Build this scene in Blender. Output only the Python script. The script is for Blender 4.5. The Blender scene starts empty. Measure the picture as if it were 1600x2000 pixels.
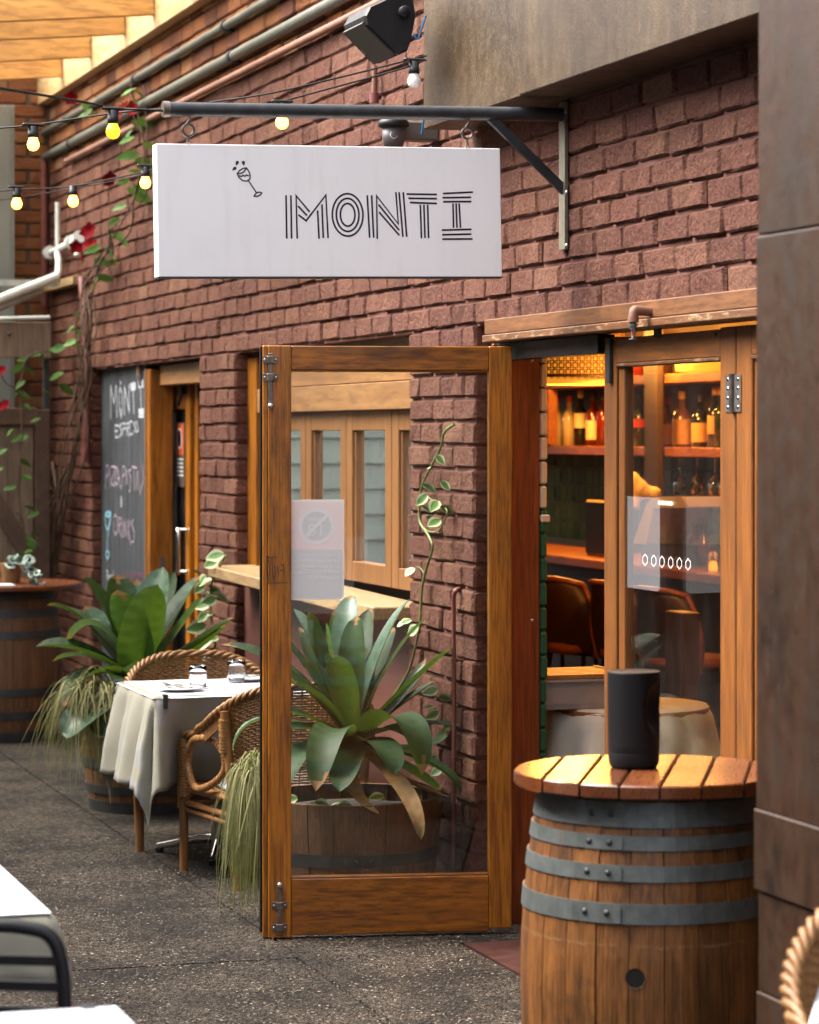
import bpy, math, random
from mathutils import Vector as V, Matrix
import mathutils.noise as MN
R = random.Random(7)
S = bpy.context.scene
COL = S.collection

# ---------------------------------------------------------------- camera, light, exposure
F, HC, YH, CY = 5500.0, 1.73, 846.0, -3.212          # lens in photo pixels, eye height, horizon row, distance to the wall
AL = math.atan(1715 / F); SA, CA = math.sin(AL), math.cos(AL)
cam = bpy.data.cameras.new('camera'); co = bpy.data.objects.new('camera', cam); COL.objects.link(co)
co.location = (0, CY, HC); co.rotation_euler = (math.pi / 2, 0, math.pi / 2 - AL)
cam.sensor_width = 36; cam.lens = 36 * F / 2000; cam.shift_y = -(1000 - YH) / 2000
cam.clip_start = .1; cam.clip_end = 500
cam.dof.use_dof = True; cam.dof.focus_distance = 9.2; cam.dof.aperture_fstop = 5.0
S.camera = co
w = bpy.data.worlds.new('World'); S.world = w; w.use_nodes = True
nt = w.node_tree; bg = nt.nodes['Background']; sk = nt.nodes.new('ShaderNodeTexSky'); sk.sky_type = 'NISHITA'
sk.sun_disc = False; sk.sun_elevation = math.radians(52); sk.sun_rotation = math.radians(207)
sk.air_density = .7; sk.dust_density = 7.0; sk.ozone_density = 0.0
hs = nt.nodes.new('ShaderNodeHueSaturation'); hs.inputs['Saturation'].default_value = .42; nt.links.new(sk.outputs[0], hs.inputs['Color']); nt.links.new(hs.outputs[0], bg.inputs[0])   # overcast: greyer sky; bg.inputs[1].default_value = .15
sun = bpy.data.lights.new('sun', 'SUN'); sun.energy = 1.5; sun.angle = math.radians(16); sun.color = (1, .84, .62)
so = bpy.data.objects.new('sun', sun); COL.objects.link(so)
so.rotation_euler = V((.25, .48, -.84)).to_track_quat('-Z', 'Y').to_euler(); so.location = (-8, -6, 9)
S.view_settings.view_transform = 'Standard'; S.view_settings.look = 'None'
S.view_settings.exposure = -0.17; S.view_settings.gamma = 1
S.cycles.max_bounces = 10; S.cycles.transparent_max_bounces = 16; S.cycles.use_denoising = True
S.cycles.sample_clamp_indirect = 6

# ---------------------------------------------------------------- places: a photo row/column on a known plane of the site
def _w(L, D, z=None, py=None): return V((-D * CA + L * SA, CY + D * SA + L * CA, z if z is not None else HC - (py - YH) / F * D))
def at(px, py, y):
    k = (px - 800) / F; D = (y - CY) / (SA + k * CA); return _w(k * D, D, None, py)
def atx(px, py, x):
    k = (px - 800) / F; D = x / (-CA + k * SA); return _w(k * D, D, None, py)
def atz(px, py, z):
    D = (HC - z) * F / (py - YH); return _w((px - 800) / F * D, D, z)
def atD(px, py, D): return _w((px - 800) / F * D, D, None, py)
def pr(p):
    dx, dy = p[0], p[1] - CY; D = -dx * CA + dy * SA; L = dx * SA + dy * CA
    return 800 + F * L / D, YH - F * (p[2] - HC) / D, D

# ---------------------------------------------------------------- objects
ORG = {}
def tag(o, label=None, cat=None, group=None, kind=None):
    for k, v in (('label', label), ('category', cat), ('group', group), ('kind', kind)):
        if v: o[k] = v
    return o
def thing(name, label, cat, loc=(0, 0, 0), rz=0, group=None):
    o = bpy.data.objects.new(name, None); COL.objects.link(o); o.location = loc; o.rotation_euler = (0, 0, rz)
    o.empty_display_size = .1
    ORG[o] = V(loc); return tag(o, label, cat, group)
def link(name, me, parent=None, loc=(0, 0, 0), rot=(0, 0, 0), sc=(1, 1, 1)):
    o = bpy.data.objects.new(name, me); COL.objects.link(o); o.location = loc; o.rotation_euler = rot; o.scale = sc
    if parent: o.parent = parent
    return o
def copy_tree(o, parent=None):
    c = o.copy(); COL.objects.link(c)
    if parent: c.parent = parent
    for ch in list(o.children): copy_tree(ch, c)
    return c

class B:
    def __init__(s): s.v = []; s.f = []; s.m = []; s.s = []; s.t = []; s.tone = 0.5; s.mi = 0
    def add(s, vs, fs, smooth=False, tone=None):
        o = len(s.v); s.v += [tuple(p) for p in vs]
        for i, q in enumerate(fs):
            s.f.append(tuple(o + j for j in q)); s.m.append(s.mi); s.s.append(smooth)
            s.t.append(s.tone if tone is None else (tone[i] if isinstance(tone, list) else tone))
        return s
    def box(s, a, b, ch=.003, M=None):
        lo = [min(a[i], b[i]) for i in range(3)]; hi = [max(a[i], b[i]) for i in range(3)]
        ch = min(ch, *[(hi[i] - lo[i]) * .45 for i in range(3)])
        vs = []; ix = {}
        for sx in (0, 1):
            for sy in (0, 1):
                for sz in (0, 1):
                    c = (sx, sy, sz)
                    for ax in range(3):
                        p = [(hi[i] if c[i] else lo[i]) if i == ax else (hi[i] - ch if c[i] else lo[i] + ch) for i in range(3)]
                        ix[c, ax] = len(vs); vs.append(V(p))
        fs = []
        for ax in range(3):
            b_, c_ = (ax + 1) % 3, (ax + 2) % 3
            def C(u, vv, ww):
                k = [0] * 3; k[ax] = u; k[b_] = vv; k[c_] = ww; return tuple(k)
            for u in (0, 1):
                q = [ix[C(u, 0, 0), ax], ix[C(u, 1, 0), ax], ix[C(u, 1, 1), ax], ix[C(u, 0, 1), ax]]
                fs.append(q if u else q[::-1])
            for vv in (0, 1):
                for ww in (0, 1):
                    q = [ix[C(0, vv, ww), b_], ix[C(1, vv, ww), b_], ix[C(1, vv, ww), c_], ix[C(0, vv, ww), c_]]
                    fs.append(q if vv != ww else q[::-1])
        for c in [(i, j, k) for i in (0, 1) for j in (0, 1) for k in (0, 1)]:
            q = [ix[c, 0], ix[c, 1], ix[c, 2]]; fs.append(q if sum(c) % 2 else q[::-1])
        if M: vs = [M @ p for p in vs]
        return s.add(vs, fs)
    def tube(s, pts, r, n=8, cap=True, closed=False, smooth=True):
        pts = [V(p) for p in pts]; m = len(pts); rs = r if isinstance(r, (list, tuple)) else [r] * m
        up = None; vs = []
        for i, p in enumerate(pts):
            a = pts[i - 1] if (i or closed) else p; b = pts[(i + 1) % m] if (i < m - 1 or closed) else p
            T = (b - a).normalized()
            if up is None: up = V((0, 0, 1)) if abs(T.z) < .9 else V((1, 0, 0))
            X = T.cross(up)
            if X.length < 1e-6: X = T.orthogonal()
            X.normalize(); Y = X.cross(T).normalized(); up = Y
            vs += [p + (X * math.cos(2 * math.pi * j / n) + Y * math.sin(2 * math.pi * j / n)) * rs[i] for j in range(n)]
        fs = []
        for i in range(m if closed else m - 1):
            i2 = (i + 1) % m
            for j in range(n):
                j2 = (j + 1) % n; fs.append((i * n + j, i * n + j2, i2 * n + j2, i2 * n + j))
        s.add(vs, fs, smooth)
        if cap and not closed:
            s.add(vs[:n], [tuple(range(n))[::-1]]); s.add(vs[-n:], [tuple(range(n))])
        return s
    def lathe(s, prof, c=(0, 0, 0), n=32, sx=1, sy=1, M=None, a0=0, a1=2 * math.pi, smooth=True):
        full = abs(a1 - a0 - 2 * math.pi) < 1e-6; k = n if full else n + 1; vs = []
        for r, z in prof:
            for j in range(k):
                a = a0 + (a1 - a0) * j / n; p = V((r * math.cos(a) * sx, r * math.sin(a) * sy, z))
                vs.append((M @ p if M else p) + V(c))
        fs = []
        for i in range(len(prof) - 1):
            for j in range(n):
                j2 = (j + 1) % k; fs.append((i * k + j, i * k + j2, (i + 1) * k + j2, (i + 1) * k + j))
        return s.add(vs, fs, smooth)
    def prism(s, poly, ax, smooth=False):           # poly: list of points, extruded by vector ax
        n = len(poly); vs = [V(p) for p in poly] + [V(p) + V(ax) for p in poly]
        return s.add(vs, [tuple(range(n))[::-1], tuple(range(n, 2 * n))] + [(i, (i + 1) % n, n + (i + 1) % n, n + i) for i in range(n)], smooth)
    def grid(s, P, smooth=True, tone=None):         # P[i][j]
        n, m = len(P), len(P[0])
        return s.add([p for row in P for p in row], [(i * m + j, i * m + j + 1, (i + 1) * m + j + 1, (i + 1) * m + j) for i in range(n - 1) for j in range(m - 1)], smooth, tone)
    def sphere(s, c, r, n=16, sz=1, M=None):
        return s.lathe([(max(r * math.sin(math.pi * i / n), 1e-5), -r * math.cos(math.pi * i / n) * sz) for i in range(n + 1)], c, n, M=M)
    def mesh(s, name, mats, org=(0, 0, 0)):
        me = bpy.data.meshes.new(name); o = V(org)
        me.from_pydata([tuple(V(p) - o) for p in s.v], [], s.f)
        for m in (mats if isinstance(mats, (list, tuple)) else [mats]): me.materials.append(m)
        me.polygons.foreach_set('material_index', s.m); me.polygons.foreach_set('use_smooth', s.s)
        a = me.attributes.new('tone', 'FLOAT', 'FACE'); a.data.foreach_set('value', s.t); me.update()
        return me
    def build(s, name, mats, parent=None, loc=None, label=None, kind=None, **k):
        """parent without loc: the verts are in world coordinates and are moved to the parent's base"""
        if loc is None and parent is not None and not k.get('local'): me = s.mesh(name, mats, ORG[parent]); lo = (0, 0, 0)
        else: me = s.mesh(name, mats); lo = loc or (0, 0, 0)
        o = link(name, me, parent, lo)
        ORG[o] = ORG.get(parent, V((0, 0, 0)))
        return tag(o, label, None, None, kind)
def lerp(a, b, t): return a + (b - a) * t
def bez(P, t):
    P = [V(p) for p in P]
    while len(P) > 1: P = [P[i].lerp(P[i + 1], t) for i in range(len(P) - 1)]
    return P[0]
def smooth_path(pts, k=6):
    pts = [V(p) for p in pts]; out = []
    for i in range(len(pts) - 1):
        p0, p1, p2, p3 = pts[max(i - 1, 0)], pts[i], pts[i + 1], pts[min(i + 2, len(pts) - 1)]
        for j in range(k):
            t = j / k; out.append(.5 * ((2 * p1) + (p2 - p0) * t + (2 * p0 - 5 * p1 + 4 * p2 - p3) * t * t + (3 * p1 - p0 - 3 * p2 + p3) * t ** 3))
    return out + [pts[-1]]

# ---------------------------------------------------------------- materials
class NT:
    def __init__(s, name):
        s.m = bpy.data.materials.new(name); s.m.use_nodes = True; s.t = s.m.node_tree; s.b = s.t.nodes['Principled BSDF']
        s.out = s.t.nodes['Material Output']
    def n(s, typ, ins={}, **pr_):
        nd = s.t.nodes.new('ShaderNode' + typ)
        for k, v in pr_.items(): setattr(nd, k, v)
        for k, v in ins.items(): s.set(nd.inputs[k], v)
        return nd
    def set(s, sock, v):
        if isinstance(v, bpy.types.NodeSocket): s.t.links.new(v, sock)
        elif isinstance(v, bpy.types.Node): s.t.links.new(v.outputs[0], sock)
        else:
            if isinstance(v, tuple) and len(v) == 3 and sock.type == 'RGBA': v = v + (1,)
            sock.default_value = v
    def p(s, **k):
        for a, v in k.items(): s.set(s.b.inputs[a.replace('_', ' ')], v)
        return s
    def coord(s, what='Object', rnd=0):
        c = s.n('TexCoord').outputs[what]
        if what == 'World': c = s.n('NewGeometry').outputs['Position']
        if rnd:
            o = s.n('ObjectInfo'); m = s.n('VectorMath', {0: (37.1, 19.7, 53.3), 3: o.outputs['Random']}, operation='SCALE')
            c = s.n('VectorMath', {0: c, 1: m.outputs[0]}).outputs[0]
        return c
    def pos(s): return s.n('NewGeometry').outputs['Position']
    def map(s, c, sc): return s.n('Mapping', {0: c, 3: sc}).outputs[0]
    def noise(s, c, scale, detail=5, rough=.55, dist=0): return s.n('TexNoise', {'Vector': c, 'Scale': scale, 'Detail': detail, 'Roughness': rough, 'Distortion': dist}).outputs[0]
    def ramp(s, fac, stops, interp='LINEAR'):
        r = s.n('ValToRGB', {0: fac}); e = r.color_ramp; e.interpolation = interp
        while len(e.elements) < len(stops): e.elements.new(.5)
        for el, (p, c) in zip(e.elements, stops): el.position = p; el.color = (c + (1,)) if isinstance(c, tuple) else (c, c, c, 1)
        return r.outputs[0]
    def mix(s, f, a, b, mode='MIX'):
        m = s.n('Mix', {0: f, 6: a, 7: b}, data_type='RGBA', blend_type=mode); return m.outputs[2]
    def math(s, op, a, b=0.0, cl=False): return s.n('Math', {0: a, 1: b}, operation=op, use_clamp=cl).outputs[0]
    def bump(s, h, strength=.5, dist=.01): s.set(s.b.inputs['Normal'], s.n('Bump', {'Height': h, 'Strength': strength, 'Distance': dist})); return s
    def tone(s): return s.n('Attribute', attribute_name='tone').outputs['Fac']

def plain(name, c, rough=.5, metal=0, var=.12, vs=30, bump=0, coat=0, spec=.5):
    m = NT(name); x = m.noise(m.coord('Object', 1), vs, 4); f = m.ramp(x, [(.3, 0.0), (.7, 1.0)])
    m.p(Base_Color=m.mix(f, tuple(v * (1 - var) for v in c), tuple(min(v * (1 + var), 1) for v in c)), Roughness=m.math('ADD', m.math('MULTIPLY', f, .12), rough - .06), Metallic=metal, Coat_Weight=coat)
    m.p(Specular_IOR_Level=spec)
    if bump: m.bump(m.noise(m.coord('Object', 1), vs * 3, 5), bump, .004)
    return m.m
def emit(name, c, st):
    m = NT(name); m.p(Base_Color=c, Emission_Color=c, Emission_Strength=st, Roughness=.3); return m.m
def wood(name, ca, cb, dark, axis='Z', rough=.45, scale=1.0, stain=.35, bump=.25, coat=0.0, spec=.5, wear=None, blot=0, ring=None):
    m = NT(name); c = m.coord('Object', 1); k = .07
    st = {'X': (k, 1, 1), 'Y': (1, k, 1), 'Z': (1, 1, k)}[axis]
    cm = m.map(c, st)
    warp = m.n('VectorMath', {0: cm, 1: m.n('VectorMath', {0: m.n('TexNoise', {'Vector': c, 'Scale': 2.2 * scale, 'Detail': 2}).outputs[1], 3: .045}, operation='SCALE').outputs[0]}).outputs[0]
    n1 = m.noise(warp, 22 * scale, 9, .68, .8); n2 = m.noise(m.map(cm, (1, 1, .5)), 170 * scale, 4, .6)
    n3 = m.noise(m.map(c, tuple(.35 if v != 1 else 1 for v in st)), 5.5 * scale, 5, .6)
    col = m.mix(m.ramp(n1, [(.34, 0.0), (.66, 1.0)]), cb, ca)
    col = m.mix(m.ramp(n2, [(.38, .55), (.55, 0.0)]), col, dark)
    col = m.mix(m.math('MULTIPLY', m.ramp(n3, [(.50, 0.0), (.72, 1.0)]), stain), col, dark)
    o = m.n('ObjectInfo').outputs['Random']
    col = m.n('HueSaturation', {'Color': col, 'Value': m.math('ADD', m.math('MULTIPLY', o, .3), .85)}).outputs[0]
    if wear:
        n4 = m.noise(m.map(c, tuple(.25 if v != 1 else 1 for v in st)), 40, 6, .7)
        col = m.mix(m.ramp(n4, [(.55, 0.0), (.60, .6)]), col, wear)
    if blot:
        nb = m.noise(m.map(m.pos(), (1, 1, .55)), 5.2, 6, .62, .5); col = m.mix(m.math('MULTIPLY', m.ramp(nb, [(.53, 0.0), (.66, 1.0)]), blot), col, dark)
        col = m.mix(m.math('MULTIPLY', m.ramp(nb, [(.30, 1.0), (.42, 0.0)]), blot * .4), col, tuple(v * 1.5 for v in ca))
    if ring:
        z_ = m.n('SeparateXYZ', {0: m.n('TexCoord').outputs['Object']}).outputs[2]; rn = m.noise(m.pos(), 24, 5, .7)
        for zr in ring: col = m.mix(m.math('MULTIPLY', m.math('LESS_THAN', m.math('ABSOLUTE', m.math('ADD', m.math('SUBTRACT', z_, zr), m.math('MULTIPLY', m.math('SUBTRACT', rn, .5), .03))), .003), m.ramp(rn, [(.42, .0), (.6, .4)])), col, (.25, .16, .08))
    m.p(Base_Color=col, Roughness=m.math('ADD', m.math('MULTIPLY', n2, .3), rough - .15), Coat_Weight=coat, Coat_Roughness=.25, Specular_IOR_Level=spec)
    m.bump(m.math('ADD', n1, m.math('MULTIPLY', n2, .6)), bump, .003)
    return m.m
def glass_pane(name, tint=(.93, .96, .95), dirt=.03, refl=1.0):
    m = NT(name); f = m.n('Fresnel', {0: 1.5}); g = m.n('BsdfGlossy', {0: (1, 1, 1), 1: .01}); t = m.n('BsdfTransparent', {0: tint})
    mx = m.n('MixShader', {0: m.math('MULTIPLY', f, refl * 1.8, True), 1: t, 2: g})
    d = m.n('BsdfDiffuse', {0: (.6, .62, .62)})
    dn = m.math('MULTIPLY', m.ramp(m.noise(m.map(m.coord(), (1, 1, .4)), 9, 7, .7), [(.4, 0.0), (.75, 1.0)]), dirt)
    m2 = m.n('MixShader', {0: dn, 1: mx, 2: d}); m.t.links.new(m2.outputs[0], m.out.inputs[0]); return m.m
def brick_mat(name, cols, paint):
    m = NT(name); P = m.pos(); t = m.tone(); n1 = m.noise(P, 9, 6, .6); n2 = m.noise(P, 75, 8, .72, .4); n3 = m.noise(P, 2.2, 4)
    col = m.ramp(m.math('ADD', m.math('MULTIPLY', t, .7), m.math('MULTIPLY', n1, .3)), cols)
    if paint:
        n4 = m.noise(P, 48, 6, .7, .5)
        col = m.mix(m.math('MULTIPLY', m.ramp(n4, [(.50, 0.0), (.66, 1.0)]), .5), col, (.29, .128, .078))
        col = m.mix(m.math('MULTIPLY', m.ramp(n4, [(.34, 1.0), (.48, 0.0)]), .65), col, (.06, .022, .016))  # speckle paints the shade of pits and the light on peaks into the colour
        col = m.mix(m.math('MULTIPLY', m.ramp(n3, [(.5, 0.0), (.75, 1.0)]), .4), col, (.30, .145, .088))
    else:
        col = m.mix(m.math('MULTIPLY', m.ramp(n2, [(.5, 0.0), (.66, 1.0)]), .3), col, (.12, .06, .045))
    m.p(Base_Color=col, Roughness=.82 if paint else .9, Specular_IOR_Level=.35)
    n5 = m.noise(P, 190, 6, .7)
    m.bump(m.math('ADD', m.math('ADD', m.math('MULTIPLY', n2, 1.0), m.math('MULTIPLY', n5, .35)), m.math('MULTIPLY', m.noise(P, 34, 4, .6), 1.1)), 1.0, .03)
    return m.m
BRICK = brick_mat('painted_brick', [(0, (.10, .027, .0155)), (.35, (.15, .047, .027)), (.65, (.195, .071, .040)), (1, (.33, .165, .098))], 1)
BRICKD = brick_mat('raw_brick', [(0, (.12, .06, .055)), (.2, (.20, .07, .04)), (.42, (.36, .125, .045)), (.62, (.42, .17, .06)), (.8, (.46, .24, .12)), (1, (.26, .13, .10))], 0)
def mortar_mat(name, c):
    m = NT(name); n = m.noise(m.pos(), 60, 6, .7); m.p(Base_Color=m.mix(n, tuple(v * .7 for v in c), c), Roughness=.95); m.bump(n, .6, .006); return m.m
MORT = mortar_mat('painted_mortar', (.14, .053, .038)); MORTD = mortar_mat('grey_mortar', (.17, .13, .10))
PANEL = plain('painted_render', (.12, .040, .030), .6, 0, .12, 6, .15)
DOORW = wood('door_timber', (.43, .155, .006), (.25, .075, .004), (.026, .009, .003), 'Z', .36, 1.0, .85, .22, .15)
DOORX = wood('door_timber_rail', (.39, .135, .007), (.215, .062, .005), (.026, .009, .003), 'X', .36, 1.0, .9, .25, .15)
BIFW = wood('bifold_timber', (.27, .092, .011), (.15, .045, .005), (.07, .032, .014), 'Z', .5, 1.1, .35, .35)
BIFX = wood('bifold_timber_rail', (.27, .092, .011), (.15, .045, .005), (.07, .032, .014), 'X', .5, 1.1, .35, .35)
LINT = wood('lintel_timber', (.21, .082, .022), (.12, .042, .011), (.035, .017, .008), 'X', .55, .9, .4, .4, wear=(.36, .27, .16))
LINTC = wood('clean_lintel_timber', (.21, .082, .022), (.12, .042, .011), (.045, .022, .01), 'X', .55, .9, .4, .4)
JAMB = wood('red_jamb_timber', (.29, .078, .016), (.18, .042, .009), (.05, .016, .008), 'Z', .4, .8, .3, .15)
SERV = wood('servery_timber', (.28, .12, .034), (.18, .07, .019), (.10, .05, .025), 'Z', .5, 1.0, .3, .25)
SERVX = wood('servery_timber_rail', (.38, .19, .065), (.27, .12, .04), (.16, .08, .04), 'X', .5, .8, .25, .25)
SILL = wood('sill_timber', (.36, .24, .115), (.24, .145, .062), (.13, .08, .045), 'X', .55, .8, .45, .4)
PINE = wood('pergola_pine', (.72, .40, .12), (.58, .29, .075), (.24, .105, .03), 'Y', .55, .5, .35, .12)
PINEX = wood('pergola_plate_pine', (.72, .52, .27), (.60, .39, .17), (.33, .17, .06), 'X', .55, .5, .45, .12)
STAVE = wood('barrel_oak', (.215, .083, .017), (.115, .040, .008), (.012, .006, .003), 'Z', .5, 1.2, .85, .3, blot=.8, ring=(.563,))
STAVE2 = wood('old_barrel_oak', (.20, .094, .034), (.115, .05, .018), (.03, .017, .01), 'Z', .6, 1.2, .6, .35)
PLANKS = wood('tabletop_plank', (.155, .043, .010), (.09, .024, .006), (.06, .02, .009), 'X', .3, 1.0, .35, .04, .2)
GREYW = wood('weathered_timber', (.26, .19, .13), (.17, .12, .08), (.06, .042, .03), 'Z', .8, .8, .4, .4)
DARKW = wood('dark_brace_timber', (.13, .075, .045), (.085, .045, .028), (.03, .02, .014), 'X', .7, .8, .4, .4)
BARW = wood('bar_timber', (.36, .13, .035), (.24, .075, .02), (.09, .03, .012), 'X', .35, .8, .3, .1, .2)
CANE = wood('rattan', (.32, .165, .055), (.21, .095, .028), (.12, .055, .022), 'Z', .45, 1.5, .4, .2)
CANED = wood('rattan_pole', (.27, .125, .038), (.18, .07, .02), (.09, .04, .018), 'Z', .4, 1.5, .4, .2)
def rust(name, a, b, c, grain, streak):
    m = NT(name); P = m.pos(); n1 = m.noise(m.map(P, (1, 1, .45)), 3.4, 7, .62, .7); n2 = m.noise(P, 170, 5, .7); n3 = m.noise(m.map(P, (1, 1, .07)), 16, 6, .65); n5 = m.noise(P, 17, 6, .65)
    col = m.ramp(m.math('ADD', m.math('MULTIPLY', n1, .7), m.math('MULTIPLY', n5, .3)), [(.36, a), (.5, b), (.63, c)])
    col = m.mix(m.math('MULTIPLY', m.ramp(n2, [(.38, 1.0), (.52, 0.0)]), grain), col, tuple(v * .35 for v in a)); col = m.mix(m.math('MULTIPLY', m.ramp(n2, [(.54, 0.0), (.66, 1.0)]), grain), col, tuple(min(1, v * 1.8) for v in c))
    col = m.mix(m.math('MULTIPLY', m.ramp(n3, [(.46, 0.0), (.64, 1.0)]), streak), col, tuple(v * .5 for v in a)); col = m.mix(m.math('MULTIPLY', m.ramp(n3, [(.30, 1.0), (.42, 0.0)]), streak * .6), col, tuple(min(1, v * 1.5) for v in c))
    m.p(Base_Color=col, Roughness=m.math('ADD', m.math('MULTIPLY', n5, .4), .28), Metallic=.3); m.bump(m.math('ADD', m.math('MULTIPLY', n2, .5), n5), .25, .004); return m.m
RUST = rust('weathering_steel', (.024, .0135, .0065), (.058, .034, .0145), (.10, .066, .032), .8, .25)
RUSTD = rust('weathering_steel_post', (.012, .0065, .004), (.042, .0175, .007), (.030, .019, .012), .22, .35)
IRON = plain('painted_iron', (.03, .034, .038), .5, .2, .3, 25, .2)
ZINC = NT('galvanised_hoop'); _P = ZINC.pos(); _n = ZINC.noise(_P, 16, 6, .65); _r = ZINC.noise(_P, 38, 6, .7)
ZINC.p(Base_Color=ZINC.mix(ZINC.ramp(_r, [(.60, 0.0), (.72, .75)]), ZINC.ramp(_n, [(.3, (.07, .082, .08)), (.7, (.135, .15, .145))]), (.13, .06, .025)), Metallic=.45, Roughness=ZINC.math('ADD', ZINC.math('MULTIPLY', _r, .4), .3)); ZINC.bump(_r, .2, .002); ZINC = ZINC.m
ZINCD = plain('dark_hoop', (.055, .06, .06), .55, .5, .3, 14, .2)
STEEL = plain('brushed_steel', (.42, .41, .39), .35, .9, .15, 40, .1)
BRASSD = plain('tarnished_bolt', (.17, .14, .12), .4, .8, .3, 40, .2)
CHROME = plain('chrome', (.65, .66, .68), .15, 1, .05)
GALVP = plain('galvanised_pipe', (.36, .38, .35), .45, .35, .2, 12)
PIPEG = plain('grey_conduit', (.10, .105, .085), .5, .2, .2, 12)
PIPER = plain('painted_conduit', (.20, .095, .062), .65, 0, .2, 12)
PIPED = plain('painted_copper_pipe', (.17, .05, .04), .5, 0, .25, 15)
WHITEP = plain('white_pvc', (.62, .66, .63), .4, 0, .12, 8)
BLACK = plain('black_plastic', (.009, .009, .010), .45, 0, .2, 30, 0, 0, .3)
BLACKM = plain('matt_black_plastic', (.0055, .0055, .0065), .55, 0, .1, 200, 0, 0, .25)
RUBBER = plain('black_cable', (.006, .0055, .0055), .6, 0, .1, 30, 0, 0, .2)
SPKG = plain('speaker_grille', (.035, .032, .026), .5, 0, .2, 300, .3)
SIGNW = NT('sign_white'); _c = SIGNW.coord(); _s = SIGNW.noise(SIGNW.map(_c, (1, 1, .08)), 22, 6, .65); _g = SIGNW.noise(_c, 5, 6, .6); _d = SIGNW.noise(_c, 140, 3, .6)
_k = SIGNW.mix(SIGNW.math('MULTIPLY', SIGNW.ramp(_s, [(.52, 0.0), (.72, 1.0)]), .16), (.97, .97, .97), (.66, .63, .58)); _k = SIGNW.mix(SIGNW.math('MULTIPLY', SIGNW.ramp(_g, [(.45, 0.0), (.75, 1.0)]), .14), _k, (.70, .70, .72)); _k = SIGNW.mix(SIGNW.ramp(_d, [(.76, 0.0), (.78, .5)]), _k, (.2, .18, .15))
SIGNW.p(Base_Color=_k, Roughness=.38); SIGNW.bump(_g, .08, .004); SIGNW = SIGNW.m
INK = plain('sign_ink', (.012, .010, .022), .4)
CHALKB = NT('chalkboard_slate'); _p = CHALKB.coord(); _n = CHALKB.noise(CHALKB.map(_p, (1, 1, .12)), 16, 6, .6)
CHALKB.p(Base_Color=CHALKB.ramp(_n, [(.35, (.018, .022, .028)), (.7, (.06, .07, .082))]), Roughness=.6); CHALKB = CHALKB.m
def chalk(name, c):
    m = NT(name); n = m.noise(m.pos(), 260, 4, .7); m.p(Base_Color=m.mix(m.ramp(n, [(.35, 0.0), (.6, 1.0)]), tuple(v * .35 for v in c), c), Roughness=.95); return m.m
CHW = chalk('white_chalk', (.50, .54, .62)); CHP = chalk('pink_chalk', (.42, .34, .43)); CHB = chalk('blue_chalk', (.24, .52, .66)); CHM = chalk('magenta_chalk', (.20, .07, .13))
GLASS = glass_pane('door_glass', (.96, .98, .97), .012, .6); GLASSB = glass_pane('bifold_glass', (.93, .94, .92), .01, .16); GLASSS = glass_pane('servery_glass', (.35, .40, .38), .08, 2.2)
TUMB = NT('tumbler_glass'); TUMB.p(Base_Color=(.97, .98, 1.0), Roughness=.01, Transmission_Weight=1, IOR=1.45); TUMB = TUMB.m
def sticker(name, c, a):
    m = NT(name); m.p(Base_Color=c, Roughness=.6); t = m.n('BsdfTransparent'); tr = m.n('BsdfTranslucent', {0: c})
    h = m.n('MixShader', {0: .12, 1: m.b.outputs[0], 2: tr}); x = m.n('MixShader', {0: a, 1: t, 2: h}); m.t.links.new(x.outputs[0], m.out.inputs[0]); return m.m
STW = sticker('notice_back', (.95, .94, .92), .96); STP = sticker('notice_pink', (.93, .83, .82), .97); STG = sticker('notice_grey', (.74, .77, .78), .97); STL = sticker('notice_letter', (.88, .90, .91), .98); FROST = sticker('frosted_film', (.62, .66, .72), .2)
LINE = sticker('white_decal', (.8, .8, .8), .95)
def cloth(name, c, check=None, sc=1):
    m = NT(name); P = m.coord(); n = m.noise(P, 14, 5, .6); wv = m.noise(P, 420, 2); col = m.mix(m.ramp(n, [(.35, 0.0), (.7, 1.0)]), tuple(v * .9 for v in c), c)
    if check:
        xyz = m.n('SeparateXYZ', {0: P})
        bands = [m.math('LESS_THAN', m.math('MODULO', m.math('ADD', xyz.outputs[i], 50.0), .16), .055) for i in (0, 1)] + [m.math('LESS_THAN', m.math('MODULO', m.math('ADD', xyz.outputs[2], 50.03), .16), .055)]
        s = m.math('MULTIPLY', m.math('ADD', m.math('ADD', bands[0], bands[1]), bands[2], True), .45); col = m.mix(s, col, check)
    m.p(Base_Color=col, Roughness=.9, Sheen_Weight=.2); m.bump(m.math('ADD', wv, n), .25, .003)
    tr = m.n('BsdfTranslucent', {0: col}); x = m.n('MixShader', {0: .18, 1: m.b.outputs[0], 2: tr}); m.t.links.new(x.outputs[0], m.out.inputs[0]); return m.m
LINEN = cloth('linen_check', (.27, .27, .258), (.26, .235, .12)); PAPER = plain('paper_cover', (.60, .63, .68), .6, 0, .02, 5); CREAM = cloth('cream_linen', (.80, .73, .60)); CUSH = cloth('grey_cushion', (.42, .43, .43))
CHINA = plain('white_china', (.78, .78, .78), .15, 0, .02)
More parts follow.
